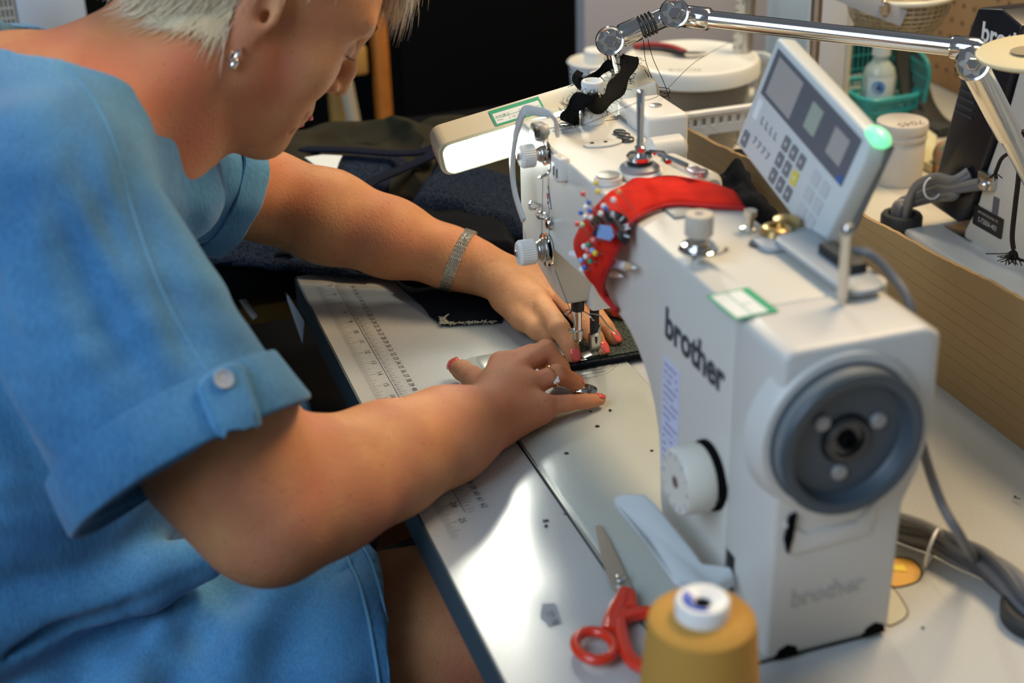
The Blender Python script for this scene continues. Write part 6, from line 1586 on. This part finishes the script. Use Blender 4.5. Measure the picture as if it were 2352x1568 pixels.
# tan pegboard and strap behind
b = MB(); p0, p1 = A(1950, 150, 'y', .86), A(2300, 150, 'y', .86)
b.box(-.78, .6, .86, .872, .0, .30, .002); pg = tag(b.build('pegboard', mat('peg_tan', (.46, .25, .10), .8, var=.15, vscale=9)), 'orange-tan perforated board standing at the back of the tan table', 'board')
b = MB()
for i in range(50):
    for j in range(9):
        x_ = -.76+.026*i; z_ = .03+.026*j; b.quad((x_-.003, .8595, z_-.003), (x_+.003, .8595, z_-.003), (x_+.003, .8595, z_+.003), (x_-.003, .8595, z_+.003))
tag(b.build('peg_holes', mat('hole_dark', (.16, .07, .03), .9), pg, smooth=False, fix=False), 'rows of small dark holes', kind='stuff')
b = MB(); b.box(-.78, .6, .875, .90, .0, .60, .002); tag(b.build('brown_board', mat('brown_board', (.17, .10, .04), .8, var=.2, vscale=5)), 'dark brown board behind the tan perforated board', 'board')
b = MB(); b.tube(spline([A(2088, 110, 'y', .74), A(2096, 180, 'y', .74), A(2112, 240, 'y', .74), A(2145, 285, 'y', .74), A(2190, 300, 'y', .74)], 8), 1., 10, flat=(.024, .006)); tag(b.build('dark_strap', mat('strap_dark', (.03, .032, .026), .7)), 'wide dark strap curving between the teal basket and second machine', 'strap')
# little colourful pincushion and papers beside the jar
c = A(2150, 395, 'z', 0); pcs = thing('small_pincushion', 'small multicoloured pincushion beside the black motor cover', 'pin cushion', c)
b = MB(); b.ell(c+Vector((0, .01, .022)), (.014, .016, .020)); b.build('cushion', mat('patchwork', (.45, .22, .12), .8, col2=(.04, .22, .16), vscale=70), pcs)
b = MB(); b.lathe([(.014, 0), (.013, .012), (.009, .016)], c+Vector((.0, .01, 0)), n=20); b.build('cushion_foot', mat('orange_base', (.55, .26, .10), .7), pcs)
b = MB(); b.prism([(A(2112, 300, 'z', 0).x, A(2112, 300, 'z', 0).y), (A(2150, 330, 'z', 0).x, A(2150, 330, 'z', 0).y), (A(2140, 400, 'z', 0).x, A(2140, 400, 'z', 0).y), (A(2100, 380, 'z', 0).x, A(2100, 380, 'z', 0).y)], 'z', .0005, .012, .001); tag(b.build('note_pad', mat('pad_cream', (.62, .58, .36), .7)), 'pale yellow note pad between the jar and the pincushion', 'note pad')

# ---- cable bundle lower right, stickers on the table
cb2 = thing('cable_bundle', 'thick grey cable bundle leaving the machine at the lower right of the table', 'cables', A(2100, 1260, 'z', .01))
for k in range(6):
    o1, o2 = .009*math.cos(k*1.05+.4), .007*math.sin(k*1.05+.4)+.012
    P = [(x, y) for x, y in ((2040, 1215), (2085, 1232), (2140, 1252), (2200, 1282), (2260, 1310), (2320, 1355), (2380, 1415), (2440, 1440))]
    b = MB(); pts = []
    for i, (x, y) in enumerate(P):
        p = A(x, y, 'z', .010); tw = .9*i*.5; pts.append(p+Vector((.0085*math.cos(k*1.05+tw)+0, .004*math.cos(k*1.05+tw), .0085*math.sin(k*1.05+tw)+.006)))
    b.tube(spline(pts, 7), .0050, 10); b.build('cable', M_cable if k % 2 else mat('cable_dark', (.06, .065, .075), .5), cb2)
b = MB(); b.torus(A(2141, 1258, 'z', .015), (.75, .65, -.1), .0150, .0013, 30, 6); tag(b.build('cable_tie', M_white, cb2), 'white cable tie')
c = A(2395, 1425, 'z', 0); b = MB(); b.lathe([(.020, 0), (.030, 0), (.031, .010), (.028, .013), (.021, .012)], c, n=36, cap=False); b.lathe([(.0001, .001), (.0205, .001)], c, n=24, cap=False); tag(b.build('cable_grommet', M_rubber), 'dark table grommet at the lower right under the cable bundle', 'grommet')
def tabsticker(pts, nm, m, lb, edge, z=.0004):
    P = [A(x, y, 'z', z) for x, y in pts]; t = thing(nm, lb, 'sticker', P[0]); b = MB(); b.poly(spline(P, 4, True)); o = b.build('sticker_face', m, t, smooth=False); md = o.modifiers.new('s', 'SOLIDIFY'); md.thickness = .0003
    b = MB(); b.tube(spline(P, 4, True), .0007, 5, closed=True); b.build('sticker_edge', edge, o); return t
w_ = tabsticker([(2045, 1286), (2085, 1282), (2108, 1296), (2117, 1318), (2100, 1338), (2045, 1345)], 'warning_sticker', mat('sticker_yellow', (.72, .38, .05), .5), 'orange-yellow warning sticker on the table right of the machine', M_blackm)
b = MB(); b.poly([A(2040, 1300, 'z', .0009), A(2075, 1296, 'z', .0009), A(2085, 1312, 'z', .0009), A(2040, 1308, 'z', .0009)]); b.build('yellow_arrow', mat('arrow_yellow', (.85, .62, .03), .5), bpy.data.objects[w_.name].children[0], smooth=False)
tabsticker([(2035, 1352), (2055, 1355), (2080, 1392), (2084, 1410), (2068, 1426), (2035, 1432)], 'grey_sticker', mat('sticker_beige', (.50, .48, .38), .5), 'grey sticker with a brown outline below the yellow warning sticker', mat('outline_brown', (.10, .05, .03), .7))
# ================================================================= light, sky, camera
w = bpy.data.worlds.new('w'); SC.world = w; w.use_nodes = True
w.node_tree.nodes['Background'].inputs['Color'].default_value = (.62, .70, .82, 1); w.node_tree.nodes['Background'].inputs['Strength'].default_value = .17
def area(name, loc, target, size, col, power, sy=None):
    l = bpy.data.lights.new(name, 'AREA'); l.energy = power; l.color = col; l.size = size
    if sy: l.shape = 'RECTANGLE'; l.size_y = sy
    o = bpy.data.objects.new(name, l); COL.objects.link(o); o.location = loc
    o.rotation_euler = (Vector(target)-Vector(loc)).to_track_quat('-Z', 'Y').to_euler(); return o
area('window_daylight', (1.2, -2.2, 2.2), (0, -.1, .1), 1.8, (.56, .76, 1.), 50, 1.4)
area('ceiling_light', (-.2, 1.1, 1.9), (0, 0, 0), 1.0, (1., .74, .44), 44, .5)
area('side_fill', (1.7, -2.6, 1.3), (0, -.3, .2), 1.2, (.72, .84, 1.), 20, .9)  # added soft bluish fill to brighten the near side of the face
# tube fitting mirrored in the table by the ruler
P_ = Vector(A(1165, 1260, 'z', 0)); D_ = (P_-Vector(CAM.tolist())).normalized(); D_.z = -D_.z
area('ceiling_tube', P_+D_*2.4, P_, .14, (1., 1., .86), 9, .34)
cd = bpy.data.cameras.new('camera'); co = bpy.data.objects.new('camera', cd); COL.objects.link(co)
cd.sensor_width = 36; cd.lens = FPX/2352*36; cd.clip_start = .02
co.matrix_world = Matrix(((RI[0], UP[0], -FW[0], CAM[0]), (RI[1], UP[1], -FW[1], CAM[1]), (RI[2], UP[2], -FW[2], CAM[2]), (0, 0, 0, 1)))
cd.dof.use_dof = True; cd.dof.focus_distance = 1.40; cd.dof.aperture_fstop = 4.0
SC.camera = co
SC.view_settings.view_transform = 'Standard'; SC.view_settings.look = 'None'; SC.view_settings.gamma = 1; SC.view_settings.use_curve_mapping = False
SC.view_settings.exposure = 0.0
